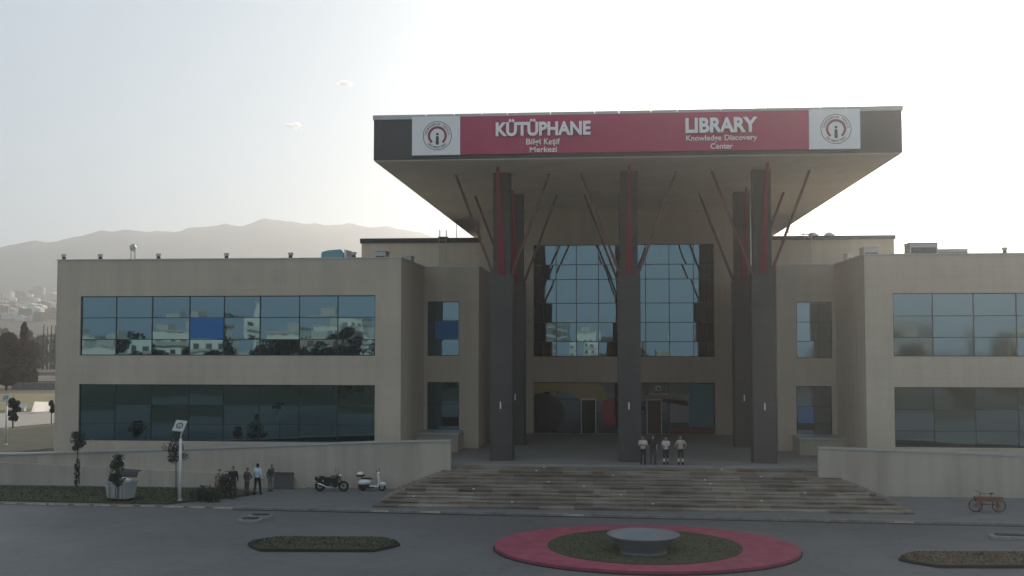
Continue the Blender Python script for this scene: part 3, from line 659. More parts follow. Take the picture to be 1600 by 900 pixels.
for px, lab in ((713.5, 'thin lightning rod standing on the left upper roof'), (1232, 'thin lightning rod standing on the right upper roof')):
    p = at(px, 370, 97); o = MB().tube([(0, 0, 0), (0, 0, 2.4)], [.035, .02], 6).lathe([(.12, 0), (.12, .06)], n=10).build('lightning_rod', M['dmetal'], loc=(p.x, 97, ZU+.36)); tag(o, lab, 'lightning rod')
for px, lab in ((1271, 'round roof dome next to the right ladder'), (1296, 'round roof dome farther from the right ladder')):
    p = at(px, 370, 97); o = MB().lathe([(.5, 0), (.5, .2), (.42, .42), (.25, .55), (.05, .6)], n=16).build('roof_dome', M['wpaint'], loc=(p.x, 97, ZU+.34), smooth=True); tag(o, lab, 'roof dome')

# ------------------------------------------------------------------ PLAZA THINGS
def ellp(cx, cy, rx, ry, n=64, e=2.0):
    out = []
    for i in range(n):
        a = 2*math.pi*i/n; c, s = math.cos(a), math.sin(a)
        out.append((cx+rx*math.copysign(abs(c)**(2/e), c), cy+ry*math.copysign(abs(s)**(2/e), s)))
    return out
c0, c1 = gr(769, 862), gr(1255, 868); rx = (c1.x-c0.x)/2; ccx = (c0.x+c1.x)/2
yt, yb = gr(1010, 825.5).y, gr(1010, 899).y; ccy = (yt+yb)/2; ry = (yt-yb)/2
ri = empty('roundabout', (ccx, ccy, 0)); tag(ri, 'low oval island with a crimson ring around dark grass', 'traffic island')
def ring(mb, P, Q, z0, z1):
    n = len(P); vs = [(x, y, z1) for x, y in P]+[(x, y, z1) for x, y in Q]+[(x, y, z0) for x, y in P]
    mb.add(vs, [(i, (i+1) % n, (i+1) % n+n, i+n) for i in range(n)]+[(i+2*n, (i+1) % n+2*n, (i+1) % n, i) for i in range(n)])
i0, i1 = gr(855, 861), gr(1160, 862); irx = (i1.x-i0.x)/2; icx = (i0.x+i1.x)/2-ccx; it, ib = gr(1008, 833.5).y, gr(1008, 888.5).y
m_ = MB(); ring(m_, ellp(0, 0, rx, ry), ellp(icx, (it+ib)/2-ccy, irx, (it-ib)/2), 0, .16); m_.build('ring', M['pink'], ri)
m_ = MB(); m_.slab(ellp(0, 0, rx+.06, ry+.06), .006, .05); m_.build('edge', M['drain'], ri)
m_ = MB(); m_.slab(ellp(icx, (it+ib)/2-ccy, irx+.02, (it-ib)/2+.02), .1, .19); lawn = m_.build('lawn', M['grass'], ri)
gb = MB(); rr = random.Random(5)
for i in range(2600):
    a = rr.uniform(0, 6.28); q = math.sqrt(rr.random())*.98; x = icx+irx*q*math.cos(a); y = (it+ib)/2-ccy+(it-ib)/2*q*math.sin(a); b_ = rr.uniform(0, 3.14); dx, dy = math.cos(b_)*.03, math.sin(b_)*.03
    gb.add([(x-dx, y-dy, .19), (x+dx, y+dy, .19), (x+rr.uniform(-.05, .05), y, .19+rr.uniform(.01, .05))], [(0, 1, 2)])
g_ = gb.build('grass_blades', M['leafd'], ri); g_['kind'] = 'stuff'
bw = gr(1006, 866, .2)
o = MB().lathe([(.95, 0), (.98, .06), (1.22, .34), (1.48, .6), (1.56, .68), (1.5, .69), (1.3, .5), (1.0, .2), (.2, .12)], n=40).build('stone_bowl', mat('smooth_grey_bowl', (.17, .18, .19), .5, noise=.06, nscale=.8), loc=(bw.x, bw.y+1.0, .19), smooth=True)
tag(o, 'smooth grey bowl flaring upward in the middle of the oval island', 'stone bowl')
o = MB().lathe([(1.0, 0), (1.0, .05), (.9, .06)], n=32).build('base_disc', M['pave'], loc=(bw.x, bw.y+.45, .19)); o.scale = (1, .8, 1); tag(o, 'pale flat paving disc in the grass before the grey bowl', 'paving disc')

def island(pa, pb, pytop, pybot, lab, gm, n=30):
    a, b = gr(pa, (pytop+pybot)/2), gr(pb, (pytop+pybot)/2+1); cx = (a.x+b.x)/2; cy = (a.y+b.y)/2; L_ = (b-a).length/2
    hh = (gr((pa+pb)/2, pytop).y-gr((pa+pb)/2, pybot).y)/2; an = math.atan2(b.y-a.y, b.x-a.x)
    r = empty('planted_island', (cx, cy, 0), an); tag(r, lab, 'traffic island', 'long planted islands on the plaza')
    def P(s, k):
        top = []; 
        for i in range(n+1):
            u = -1+2*i/n; w = min(1, ((1-abs(u))/.28))**.75 if abs(u) > .72 else 1
            top.append((u*(L_+s), w*(hh+s)))
        return top+[(x, -y) for x, y in top[::-1][1:-1]]
    MB().slab(P(0, 0), 0, .10).build('kerb_edge', M['kerb'] if 0 else M['drain'], r)
    MB().slab(P(-.03, 0), .08, .15).build('planting', gm, r)
    gb = MB(); rr = random.Random(int(pa))
    for i in range(1500):
        u = rr.uniform(-.97, .97); w = (min(1, ((1-abs(u))/.28))**.75 if abs(u) > .72 else 1)*hh*.9; x = u*L_; y = rr.uniform(-w, w); b_ = rr.uniform(0, 3.14); dx, dy = math.cos(b_)*.035, math.sin(b_)*.035
        gb.add([(x-dx, y-dy, .14), (x+dx, y+dy, .14), (x+rr.uniform(-.05, .05), y, .17+rr.uniform(.01, .05))], [(0, 1, 2)])
    g_ = gb.build('grass_blades', M['leafd'] if gm is M['grass'] else M['leafb'], r); g_['kind'] = 'stuff'
island(387, 625, 842, 862, 'long pointed island of dark grass left of the crimson ring', M['grass'])
island(1404, 1720, 866, 887, 'long pointed island of brownish dry planting right of the crimson ring', mat('brown_groundcover', (.11, .085, .045), .9, c2=(.06, .05, .03), nscale=2))

def lowslab(px, py, w, d, lab, rz=0):
    p = gr(px, py); r = empty('low_concrete_block', (p.x, p.y, 0), rz); tag(r, lab, 'kerb block')  # low concrete slab, not a lamp
    MB().slab(ellp(0, 0, w/2, d/2, 32, 4), 0, .16).build('block', M['concrete'], r, bevel=.02); MB().slab(ellp(.0, .06, w*.38, d*.33, 32, 3), .161, .185).build('dark_top', M['drain'], r)
lowslab(391, 815.5, 1.15, .9, 'low pale block with dark top, the nearer of two beside the gutter'); lowslab(407, 809.5, 1.25, .8, 'low block with dark top, the farther of two beside the gutter')
lowslab(1580, 842, 1.9, .8, 'long low block with dark top beside the right planted island', R(-6))

# street lamps
def lamp(p, h, lab, face=0):
    r = empty('street_lamp', p, face); tag(r, lab, 'street lamp', 'solar street lamps')
    MB().lathe([(.16, 0), (.16, .04), (.10, .1)], n=14).build('base', M['wpaint'], r)
    MB().tube([(0, 0, .05), (0, 0, h*.47), (0, 0, h*.80)], [.095, .085, .08], 10).build('pole', M['wpaint'], r, smooth=True)
    MB().tube([(0, 0, h*.79), (.02, -.02, h*.84), (.10, -.08, h*.89), (.12, -.1, h*.94)], .05, 8).build('arm', M['wpaint'], r, smooth=True)
    rot = Matrix.Rotation(R(52), 3, 'X') @ Matrix.Rotation(R(-6), 3, 'Z')
    hd = MB().cbox((-.02, -.12, h*.965), (.66, .72, .06), rot).build('lamp_head', mat('solar_lamp_plate', (.40, .41, .41), .4), r, bevel=.01)
    nrm = rot @ Vector((0, 0, 1)); mb = MB(); c = Vector((-.02, -.12, h*.965))+nrm*.036
    for i in range(28):
        vs = []
        for j in (i, i+1):
            a = 2*math.pi*j/28
            for rr_ in (.13, .2): vs.append(c+rot @ Vector((rr_*math.cos(a), rr_*math.sin(a), 0)))
        mb.add(vs, [(0, 1, 3, 2)])
    mb.add([c+rot @ Vector((x, y, 0)) for x, y in ((-.03, -.08), (.03, -.08), (.03, .06), (-.03, .06))], [(0, 1, 2, 3)])
    mb.build('emblem', emb_d, hd); return r
p = gr(281, 783, .15); lamp((p.x, p.y, .15), 4.35, 'white street lamp on the grass verge with a tilted square head, near the steps side')
p = gr(9, 695, 0); lamp((p.x, p.y, .0), 4.35*.98, 'white street lamp beyond the building corner at the far left edge')

# foliage helper
def leaves(mb, c, rad, n, size, rnd, flat=0):
    for i in range(n):
        while True:
            d = Vector((rnd.uniform(-1, 1), rnd.uniform(-1, 1), rnd.uniform(-1, 1)))
            if .05 < d.length < 1: break
        d = d.normalized()*(d.length**.5)
        p = Vector((c[0]+d.x*rad[0], c[1]+d.y*rad[1], c[2]+d.z*rad[2])); s = size*rnd.uniform(.6, 1.4)
        u = Vector((rnd.gauss(0, 1), rnd.gauss(0, 1), rnd.gauss(0, 1))).normalized(); w = u.orthogonal().normalized()
        mb.add([p-u*s, p+w*s*.5, p+u*s, p-w*s*.5], [(0, 1, 2, 3)])
def tree(name, loc, h, cr, lab, cat='tree', grp=None, m='leafd', trunk=.35, clumps=14, nl=70, ls=.12, seed=1, tr=.06, cone=False, lean=0, stake=False):
    rnd = random.Random(seed); r = empty(name, loc); tag(r, lab, cat, grp)
    tb = MB(); top = Vector((lean*h, 0, h*.92)); mid = Vector((lean*h*.4+rnd.uniform(-.05, .05)*h*.3, 0, h*.5))
    tb.tube([(0, 0, 0), mid, top], [tr, tr*.75, tr*.2], 7)
    cb = MB(); z0 = h*trunk
    for i in range(clumps):
        u = (i+.5)/clumps
        if cone: z = z0+(h-z0)*u; rr_ = cr*(1-u)**.7*.8; sz = max(.12*cr, cr*(1-u)**.8*.55)
        else: z = z0+(h-z0)*rnd.uniform(.12, .9); k = math.sin(math.pi*min(1, max(.1, (z-z0)/(h-z0)))); rr_ = cr*k*.75; sz = cr*rnd.uniform(.28, .46)
        a = rnd.uniform(0, 6.28); rr_ *= rnd.uniform(.3, 1)
        c = Vector((lean*z+rr_*math.cos(a), rr_*math.sin(a), z))
        leaves(cb, c, (sz, sz, sz*(.8 if not cone else 1.2)), nl, ls, rnd)
        if i % 2 == 0: tb.tube([Vector((lean*z, 0, z*.8)), c], [tr*.35, tr*.1], 5)
    tb.build('trunk', M['bark'], r); cb.build('crown', M[m], r)
    return r
# saplings on the verge
def sapling(px0, px1, py0, py1, lab, seed, crownpy, wide, lean=0, stake=None):
    p = gr((px0+px1)/2, py1, .15); sc = (p-Vector((0, 0, CZ))).length/F; h = (py1-py0)*sc
    t_ = tree('sapling', (p.x, p.y, .18), h, wide*sc, lab, 'young tree', 'young trees on the verge', trunk=(py1-crownpy)/(py1-py0), clumps=22, nl=60, ls=.05, seed=seed, tr=.035, lean=lean)
    if stake: MB().tube([(stake*.25, .15, 0), (stake, .1, h*.86)], .022, 6).build('stake', M['metal'], t_)
    return t_
t_ = sapling(104, 134, 682, 762, 'thin leaning sapling with a stake on the verge near the building corner', 11, 712, 15, .03, .9)
cb = MB(); rnd = random.Random(4)
for z in (.4, .9, 1.35): leaves(cb, (.05, 0, z), (.16, .16, .35), 70, .07, rnd)
cb.build('lower_foliage', M['leafd'], t_)
sapling(170, 198, 716, 785, 'short bushy sapling rising behind the dumpster', 12, 765, 15)
sapling(258, 292, 682, 775, 'thin sapling with a wide dark crown beside the nearer street lamp', 13, 735, 19, 0, .15)

# bushes
def bush(px, py, w, h, lab, seed):
    p = gr(px, py, .15); r = empty('bush', (p.x, p.y, .15)); tag(r, lab, 'bush', 'bushes at the end of the verge'); rnd = random.Random(seed); m_ = MB()
    for i in range(14):
        a = rnd.uniform(-1, 1); leaves(m_, (a*w*.4, rnd.uniform(-.3, .3), h*rnd.uniform(.25, .75)*(1-.4*abs(a))), (w*.2, .35, h*.3), 70, .06, rnd)
    m_.build('foliage', M['leafd'], r); m2 = MB()
    for i in range(5): m2.tube([(0, 0, 0), (rnd.uniform(-.3, .3)*w, 0, h*.6)], .015, 5)
    m2.build('stems', M['bark'], r)
bush(320, 783, 1.8, 1.0, 'low dark bush where the grass verge ends', 21); bush(352, 778, 1.3, 1.9, 'tall dark bush behind the person with the red bag', 22)

# dumpster
p = gr(182, 789, .0); r = empty('dumpster', (p.x, p.y+.55, .12), R(-18)); tag(r, 'pale grey four-wheeled dumpster with its lid thrown open on the verge', 'dumpster')
b = MB(); b.add([(-.62, -.4, .2), (.62, -.4, .2), (.62, .4, .2), (-.62, .4, .2), (-.72, -.5, 1.1), (.72, -.5, 1.1), (.72, .5, 1.1), (-.72, .5, 1.1)], [(0, 3, 2, 1), (0, 1, 5, 4), (1, 2, 6, 5), (2, 3, 7, 6), (3, 0, 4, 7)])
for x in (-.45, 0, .45): b.box(x-.03, x+.03, -.53, -.44, .25, 1.05)
b.box(-.7, .7, -.535, -.49, .83, .88); b.build('body', M['bin'], r)
MB().box(-.76, .76, -.54, -.47, 1.08, 1.15).box(-.76, .76, .47, .54, 1.08, 1.15).box(-.76, -.69, -.47, .47, 1.08, 1.15).box(.69, .76, -.47, .47, 1.08, 1.15).build('rim', M['bin'], r)
lid = MB()
for i in range(8):
    a0, a1 = R(20+11*i), R(20+11*(i+1)); lid.add([(-.7, .52+.62*(1-math.cos(a0))*.5-.1, 1.12+.62*math.sin(a0)*.9), (.7, .52+.62*(1-math.cos(a0))*.5-.1, 1.12+.62*math.sin(a0)*.9), (.7, .52+.62*(1-math.cos(a1))*.5-.1, 1.12+.62*math.sin(a1)*.9), (-.7, .52+.62*(1-math.cos(a1))*.5-.1, 1.12+.62*math.sin(a1)*.9)], [(0, 1, 2, 3)])
lo = lid.build('lid', M['dmetal'], r); sm = lo.modifiers.new('solid', 'SOLIDIFY'); sm.thickness = .03
for sx in (-1, 1):
    for sy in (-1, 1):
        m_ = MB().torus((sx*.5, sy*.36, .1), .065, .035, 16, 6); m_.build('wheel', M['rubber'], r, smooth=True)
MB().tube([(-.74, -.1, .95), (-.86, -.1, .95), (-.86, .1, .95), (-.74, .1, .95)], .02, 6).build('lifting_pin', M['bin'], r)
o = MB().ell((0, 0, 0), (.42, .34, .36), 14, 9).ell((.1, .05, .3), (.14, .12, .16)).build('rubbish_bag', M['dcloth'], smooth=True, loc=(p.x-.35, p.y+.6, 1.32)); tag(o, 'black rubbish bag piled in the open dumpster', 'rubbish bag')
o = MB().cbox((0, 0, 0), (.6, .45, .22), Matrix.Rotation(R(15), 3, 'Y')).build('cardboard_box', M['wpaint'], loc=(p.x+.28, p.y+.45, 1.3), bevel=.02); tag(o, 'pale crumpled carton sticking out of the dumpster', 'carton')

# ------------------------------------------------------------------ PEOPLE
def capsule(mb, a, b, ra, rb, n=10):
    a, b = Vector(a), Vector(b); mb.tube([a, b], [ra, rb], n); mb.ell(a, (ra,)*3, n, 6); mb.ell(b, (rb,)*3, n, 6)
def remesh(mb, name, m, parent, vox=.014, sm=4):
    o = mb.build(name, m); md = o.modifiers.new('r', 'REMESH'); md.mode = 'VOXEL'; md.voxel_size = vox; md.use_smooth_shade = True
    s = o.modifiers.new('s', 'SMOOTH'); s.iterations = sm; s.factor = .5
    dg = bpy.context.evaluated_depsgraph_get(); dg.update(); me = bpy.data.meshes.new_from_object(o.evaluated_get(dg))
    bpy.data.objects.remove(o); me.name = name; me.materials.clear(); me.materials.append(m)
    q = bpy.data.objects.new(name, me); col.objects.link(q); q.parent = parent; return q
def person(loc, rz, lab, shirt, trousers, arms='down', stride=0, short=False, sleeves='short', h=1.75, bag=None, socks=False, lean=0, hairless=False, knees=False):
    """figure faces -Y in its own frame; arms: down, crossed, behind, hips, forward"""
    k = h/1.75; r = empty('person', loc, rz); tag(r, lab, 'person'); r.scale = (k, k, k)
    V = Vector
    hip = [V((-.095, 0, .92)), V((.095, 0, .92))]; st_ = stride
    foot = [V((-.12, -st_*.5, .07)), V((.12, st_*.5, .07))]
    knee = [(hip[i]+foot[i])/2+V((0, -.03, .02)) for i in (0, 1)]
    sh = [V((-.19, lean*-.1, 1.43)), V((.19, lean*-.1, 1.43))]
    ch = V((0, lean*-.1, 1.28)); nk = V((0, lean*-.12, 1.50)); hd = V((0, -.02+lean*-.18, 1.64))
    if arms == 'down': el = [V((-.25, .02, 1.15)), V((.25, .02, 1.15))]; wr_ = [V((-.26, -.05, .90)), V((.26, -.05, .90))]
    elif arms == 'swing': el = [V((-.26, .08, 1.17)), V((.25, -.05, 1.16))]; wr_ = [V((-.28, -.0, .92)), V((.27, -.16, .94))]
    elif arms == 'crossed': el = [V((-.27, -.06, 1.17)), V((.27, -.06, 1.17))]; wr_ = [V((.06, -.20, 1.20)), V((-.06, -.22, 1.24))]
    elif arms == 'behind': el = [V((-.28, .06, 1.17)), V((.28, .06, 1.17))]; wr_ = [V((-.07, .17, .98)), V((.07, .17, .98))]
    elif arms == 'hips': el = [V((-.36, .05, 1.18)), V((.36, .05, 1.18))]; wr_ = [V((-.19, -.05, 1.0)), V((.19, -.05, 1.0))]
    else: el = [V((-.24, -.06, 1.18)), V((.24, -.06, 1.18))]; wr_ = [V((-.14, -.28, 1.14)), V((.14, -.28, 1.14))]
    b = MB()
    for i in (0, 1):
        capsule(b, hip[i], knee[i], .085, .058); capsule(b, knee[i], foot[i], .055, .036); capsule(b, foot[i]+V((0, .04, -.03)), foot[i]+V((0, -.13, -.04)), .038, .03)
        capsule(b, sh[i], el[i], .052, .040); capsule(b, el[i], wr_[i], .038, .026)
        d = (wr_[i]-el[i]).normalized(); side = d.cross(V((0, 1, 0))) if abs(d.y) < .8 else V((1, 0, 0)); side.normalize(); fwd = d.cross(side).normalized()
        pc = wr_[i]+d*.05; b.ell(pc, (.022, .022, .022)); capsule(b, wr_[i], wr_[i]+d*.08, .026, .028, 8)
        for j, L_ in enumerate((.060, .072, .068, .052)):
            q0 = wr_[i]+d*.085+fwd*(.03-.02*j); q1 = q0+d*L_*.55; q2 = q1+(d*.8+side*(.35 if i else -.35)).normalized()*L_*.5
            capsule(b, q0, q1, .010, .009, 6); capsule(b, q1, q2, .009, .008, 6)
        t0 = wr_[i]+d*.03+fwd*.028; t1 = t0+(d+fwd*.9).normalized()*.05; capsule(b, t0, t1, .012, .010, 6); capsule(b, t1, t1+d*.03, .010, .008, 6)
    b.ell((0, 0, .96), (.155, .11, .13)); b.ell((0, lean*-.04, 1.12), (.14, .10, .18)); b.ell(ch, (.18, .115, .2)); capsule(b, sh[0], sh[1], .06, .06)
    capsule(b, nk-V((0, 0, .08)), nk+V((0, 0, .05)), .056, .05)
    b.ell(hd, (.078, .094, .112)); b.ell(hd+V((0, -.02, -.06)), (.055, .065, .06)); b.ell(hd+V((0, -.095, -.015)), (.013, .02, .02))
    for s in (-1, 1): b.ell(hd+V((s*.08, .01, -.01)), (.012, .02, .03))
    body = remesh(b, 'body', M['skin'], r, .013, 3)
    MB().ell(hd+V((-.03, -.088, .012)), (.011, .008, .008)).ell(hd+V((.03, -.088, .012)), (.011, .008, .008)).build('eyes', M['hair'], r)
    MB().ell(hd+V((0, -.086, -.058)), (.024, .008, .007)).build('mouth', mat('lips', (.25, .09, .08), .5), r)
    if not hairless:
        hb_ = MB().ell(hd+V((0, .02, .03)), (.086, .092, .098)).ell(hd+V((0, .035, -.02)), (.078, .07, .08)); hb_.build('hair', M['hair'], r, smooth=True)
    s = MB(); s.ell((0, 0, 1.0), (.165, .122, .10)); s.ell((0, lean*-.04, 1.12), (.162, .12, .19)); s.ell(ch, (.195, .13, .2)); capsule(s, sh[0], sh[1], .07, .07)
    for i in (0, 1):
        capsule(s, sh[i], el[i] if sleeves == 'long' else sh[i]+(el[i]-sh[i])*.62, .068, .058)
        if sleeves == 'long': capsule(s, el[i], wr_[i]-(wr_[i]-el[i])*.08, .055, .040)
    remesh(s, 'shirt', shirt, r, .018, 5)
    t_ = MB(); t_.ell((0, 0, .94), (.16, .118, .12))
    for i in (0, 1):
        e = foot[i] if not short else knee[i]+(foot[i]-knee[i])*.2
        capsule(t_, hip[i], knee[i], .098, .072); capsule(t_, knee[i], e+V((0, 0, .03)), .07, .055 if not short else .065)
    remesh(t_, 'shorts' if short else 'trousers', trousers, r, .018, 5)
    for i in (0, 1):
        f = foot[i]; m_ = MB(); capsule(m_, f+V((0, .045, -.03)), f+V((0, -.13, -.035)), .045, .038); m_.build('shoe', M['dcloth'], r, smooth=True)
        if socks: m_ = MB(); m_.tube([f+V((0, 0, .12)), f+V((0, 0, .3))], [.052, .066], 10); m_.build('sock', mat('white_sock', (.7, .7, .68), .8), r, smooth=True); m_ = MB(); m_.tube([f+V((0, .01, -.02)), f+V((0, 0, .12))], [.06, .056], 10); m_.build('boot', M['dcloth'], r, smooth=True)
    return r
pl = lambda px, py, z: gr(px, py, z)
fl_ = 726
p = pl(1005, fl_, ZL); person((p.x, 68.05, ZL), R(-10), 'person in white short-sleeved shirt with arms crossed beside the middle column', M['wcloth'], M['dcloth'], 'crossed')
p = pl(1020.5, fl_, ZL); person((p.x, 68.05, ZL), R(-25), 'person in dark top and grey trousers standing second from the middle column', M['dcloth'], M['gcloth'], 'down', stride=.14, h=1.8)
p = pl(1040.5, fl_, ZL); person((p.x, 68.0, ZL), R(0), 'person in white top and dark trousers with white socks, third in the row of four', M['wcloth'], M['dcloth'], 'forward', short=True, socks=True, stride=.12, h=1.72)
p = pl(1063.5, fl_, ZL); person((p.x, 68.0, ZL), R(8), 'bald person in pale grey top at the open end of the row of four', mat('pale_grey_cotton', (.36, .34, .31), .8), M['dcloth'], 'hips', short=True, socks=True, hairless=True, h=1.78)
p = pl(402, 773, .12); person((p.x, p.y, .12), R(165), 'person in pale blue shirt and black trousers walking away beside the ramp wall', M['bcloth'], M['dcloth'], 'swing', .28, sleeves='long', h=1.82)
p = pl(363, 777, .12); pr = person((p.x, p.y+.1, .12), R(20), 'person in dark jacket standing by the tall bush with a red bag', M['dcloth'], M['gcloth'], 'down', sleeves='long')
q = pl(348, 776, .12); o = MB().ell((0, 0, 0), (.26, .16, .28), 14, 9).torus((0, 0, .26), .1, .018, 14, 6).build('red_bag', M['redbag'], smooth=True, loc=(q.x, q.y, .95)); tag(o, 'round red bag held low by the person in the dark jacket', 'bag')
p = pl(384, 775, .12); person((p.x, p.y+.2, .12), R(-30), 'person in charcoal clothes between the red bag and the pale blue shirt', M['gcloth'], M['gcloth'], 'hips', sleeves='long', h=1.6)
p = pl(421, 768, .12); person((p.x, p.y+.1, .12), R(60), 'slim person in grey leaning beside the dark board', M['gcloth'], mat('mid_grey_cotton', (.13, .13, .13), .8), 'down', sleeves='long', lean=1, h=1.6)
# leaning board
p = pl(443, 764, .12); r = empty('display_board', (p.x, 65.2, .12), R(-4)); tag(r, 'dark grey board leaning on the ramp wall near the walking person', 'board')
rot = Matrix.Rotation(R(-12), 3, 'X'); MB().cbox((0, 0, .5), (1.25, .05, .98), rot).build('panel', mat('dark_grey_board', (.075, .072, .07), .7, noise=.1), r)
MB().cbox((0, -.03, .99), (1.3, .07, .04), rot).cbox((0, .03, .02), (1.3, .07, .04), rot).build('rail', M['dmetal'], r)

# ------------------------------------------------------------------ MOTORCYCLE / SCOOTER / BICYCLE PLANTER
chrome = mat('chrome', (.6, .6, .6), .2, .9); gloss = mat('black_gloss_paint', (.012, .012, .013), .25, coat=.5); wgl = mat('white_gloss_paint', (.66, .67, .66), .3, coat=.5)
def wheel(r, x, z, R0, w, nm='wheel', spokes=10, hub=.05):
    t_ = MB().torus((x, 0, z), R0-w, w, 28, 8).build(nm, M['rubber'], r, smooth=True)
    m_ = MB().torus((x, 0, z), R0-2*w, .014, 24, 6)
    for i in range(spokes):
        a = 2*math.pi*i/spokes; m_.tube([(x, 0, z), (x+(R0-2*w)*math.cos(a), 0, z+(R0-2*w)*math.sin(a))], .007 if spokes > 8 else .018, 4)
    m_.tube([(x, -.06, z), (x, .06, z)], hub, 10); m_.build('rim', chrome if spokes < 9 else M['dmetal'], t_)
p0, p1 = gr(489, 768, .12), gr(547, 768, .12); cx = (p0.x+p1.x)/2; cy = p0.y+.1
r = empty('motorcycle', (cx, cy, .12), R(2)); tag(r, 'black motorcycle parked against the ramp wall, front wheel towards the white scooter', 'motorcycle')
wheel(r, -.70, .32, .32, .075, spokes=9); wheel(r, .72, .32, .32, .06, spokes=9)
MB().ell((.12, 0, .80), (.34, .17, .18), rot=Matrix.Rotation(R(-8), 3, 'Y')).build('fuel_tank', gloss, r, smooth=True)
MB().ell((-.32, 0, .80), (.36, .14, .065)).ell((-.6, 0, .88), (.2, .12, .05)).build('seat', M['rubber'], r, smooth=True)
MB().ell((.0, 0, .42), (.24, .17, .19)).cbox((.12, 0, .55), (.22, .24, .24), Matrix.Rotation(R(20), 3, 'Y')).build('engine', M['dmetal'], r, smooth=False)
m_ = MB(); m_.tube([(.42, 0, .86), (.1, 0, .62), (-.3, 0, .62), (-.72, 0, .80)], .03).tube([(.42, 0, .86), (.25, 0, .3), (-.15, 0, .28), (-.3, 0, .62)], .028).tube([(-.15, .08, .33), (-.7, .08, .31)], .025).tube([(-.15, -.08, .33), (-.7, -.08, .31)], .025); m_.build('frame', M['dmetal'], r)
m_ = MB(); [m_.tube([(.40, s*.09, .98), (.70, s*.09, .31)], .025) for s in (-1, 1)]; m_.build('fork', M['dmetal'], r)
MB().tube([(.33, -.36, 1.08), (.40, -.2, 1.04), (.40, .2, 1.04), (.33, .36, 1.08)], .017).build('handlebar', M['dmetal'], r)
MB().ell((.52, 0, .95), (.11, .1, .1)).build('headlight', chrome, r, smooth=True)
for s in (-1, 1):
    MB().tube([(.36, s*.28, 1.07), (.33, s*.34, 1.26)], .008, 5).ell((.33, s*.36, 1.29), (.02, .07, .045)).build('mirror', M['dmetal'], r)
MB().tube([(.1, -.16, .3), (-.2, -.19, .26), (-.5, -.2, .40), (-.82, -.2, .52)], [.025, .03, .05, .05], 10).build('exhaust', chrome, r, smooth=True)
m_ = MB()
for i in range(9):
    a = R(20+i*14); a2 = R(20+(i+1)*14); m_.add([(.70+.34*math.cos(a), -.06, .31+.34*math.sin(a)), (.70+.34*math.cos(a), .06, .31+.34*math.sin(a)), (.70+.34*math.cos(a2), .06, .31+.34*math.sin(a2)), (.70+.34*math.cos(a2), -.06, .31+.34*math.sin(a2))], [(0, 1, 2, 3)])
m_.build('front_mudguard', gloss, r)
MB().prism([(-.55, .74), (-.98, .88), (-1.02, .70), (-.86, .62), (-.6, .6)], -.09, .09).build('tail', gloss, r)
MB().box(-1.06, -1.02, -.08, .08, .58, .72).build('number_plate', M['wpaint'], r)
MB().prism([(-.42, .38), (.30, .24), (.46, .50), (.38, .74), (-.45, .78)], -.15, .15).build('side_panel', gloss, r)

p0, p1 = gr(558, 767, .12), gr(604, 767, .12); cx = (p0.x+p1.x)/2; cy = p0.y+.1
r = empty('scooter', (cx, cy, .12), R(-3)); tag(r, 'white scooter with a rear top box parked between motorcycle and steps', 'scooter')
wheel(r, -.58, .23, .23, .055, spokes=6); wheel(r, .62, .23, .23, .055, spokes=6)
MB().ell((-.42, 0, .53), (.40, .17, .19), rot=Matrix.Rotation(R(-6), 3, 'Y')).ell((-.62, 0, .5), (.24, .19, .17)).build('rear_body', wgl, r, smooth=True)
MB().box(-.12, .42, -.16, .16, .25, .33).build('footboard', wgl, r, bevel=.03)
m_ = MB(); m_.prism([(.36, .26), (.48, .28), (.52, .6), (.44, .98), (.36, 1.02), (.36, .9), (.42, .6), (.38, .4)], -.19, .19); m_.build('leg_shield', wgl, r, bevel=.03)
MB().ell((-.32, 0, .73), (.36, .14, .06)).build('seat', M['rubber'], r, smooth=True)
MB().ell((.40, 0, 1.04), (.13, .14, .09)).build('handlebar_cover', wgl, r, smooth=True)
MB().tube([(.36, -.34, 1.06), (.38, 0, 1.04), (.36, .34, 1.06)], .018).build('handlebar', M['rubber'], r)
MB().ell((.50, 0, 1.03), (.05, .09, .07)).build('headlight', chrome, r, smooth=True)
MB().ell((.64, 0, .42), (.24, .1, .13)).build('front_mudguard', wgl, r, smooth=True)
tb = MB().ell((-.72, 0, 1.0), (.23, .2, .14)).build('top_box', wgl, r, smooth=True); MB().box(-.93, -.5, -.19, .19, .84, .97).build('box_base', M['rubber'], tb, bevel=.03)
MB().tube([(-.55, 0, .68), (-.72, 0, .85)], .025).build('rack', M['dmetal'], r)
MB().prism([(-.82, .12), (.1, .16), (.1, .27), (-.3, .34), (-.8, .36)], -.15, .15).build('underbody', M['rubber'], r)
for s in (-1, 1): MB().tube([(.37, s*.25, 1.06), (.35, s*.3, 1.22)], .008, 5).ell((.35, s*.31, 1.25), (.02, .06, .045)).build('mirror', M['rubber'], r)

p0, p1 = gr(1517, 800, .12), gr(1571, 801, .12); cx = (p0.x+p1.x)/2; cy = (p0.y+p1.y)/2
r = empty('bicycle_planter', (cx, cy, .12), R(-1)); tag(r, 'rusty red trough planter shaped like a bicycle on the right pavement', 'planter')
rust = mat('rust_red_paint', (.17, .07, .055), .85, noise=.25, nscale=4)
wheel(r, -.62, .36, .36, .022, spokes=12, hub=.03); wheel(r, .55, .36, .36, .022, spokes=12, hub=.03)
MB().box(-.66, .70, -.16, .16, .56, .78).box(-.70, .74, -.19, .19, .75, .80).build('trough', rust, r, bevel=.01)
for x in (-.42, .48): MB().box(x-.02, x+.02, -.15, -.11, 0, .56).box(x-.02, x+.02, .11, .15, 0, .56).build('leg', rust, r)
MB().tube([(-.62, 0, .36), (-.42, 0, .5), (0, 0, .42), (.55, 0, .36)], .02).tube([(-.4, 0, .4), (.48, 0, .4)], .02).build('frame', rust, r)
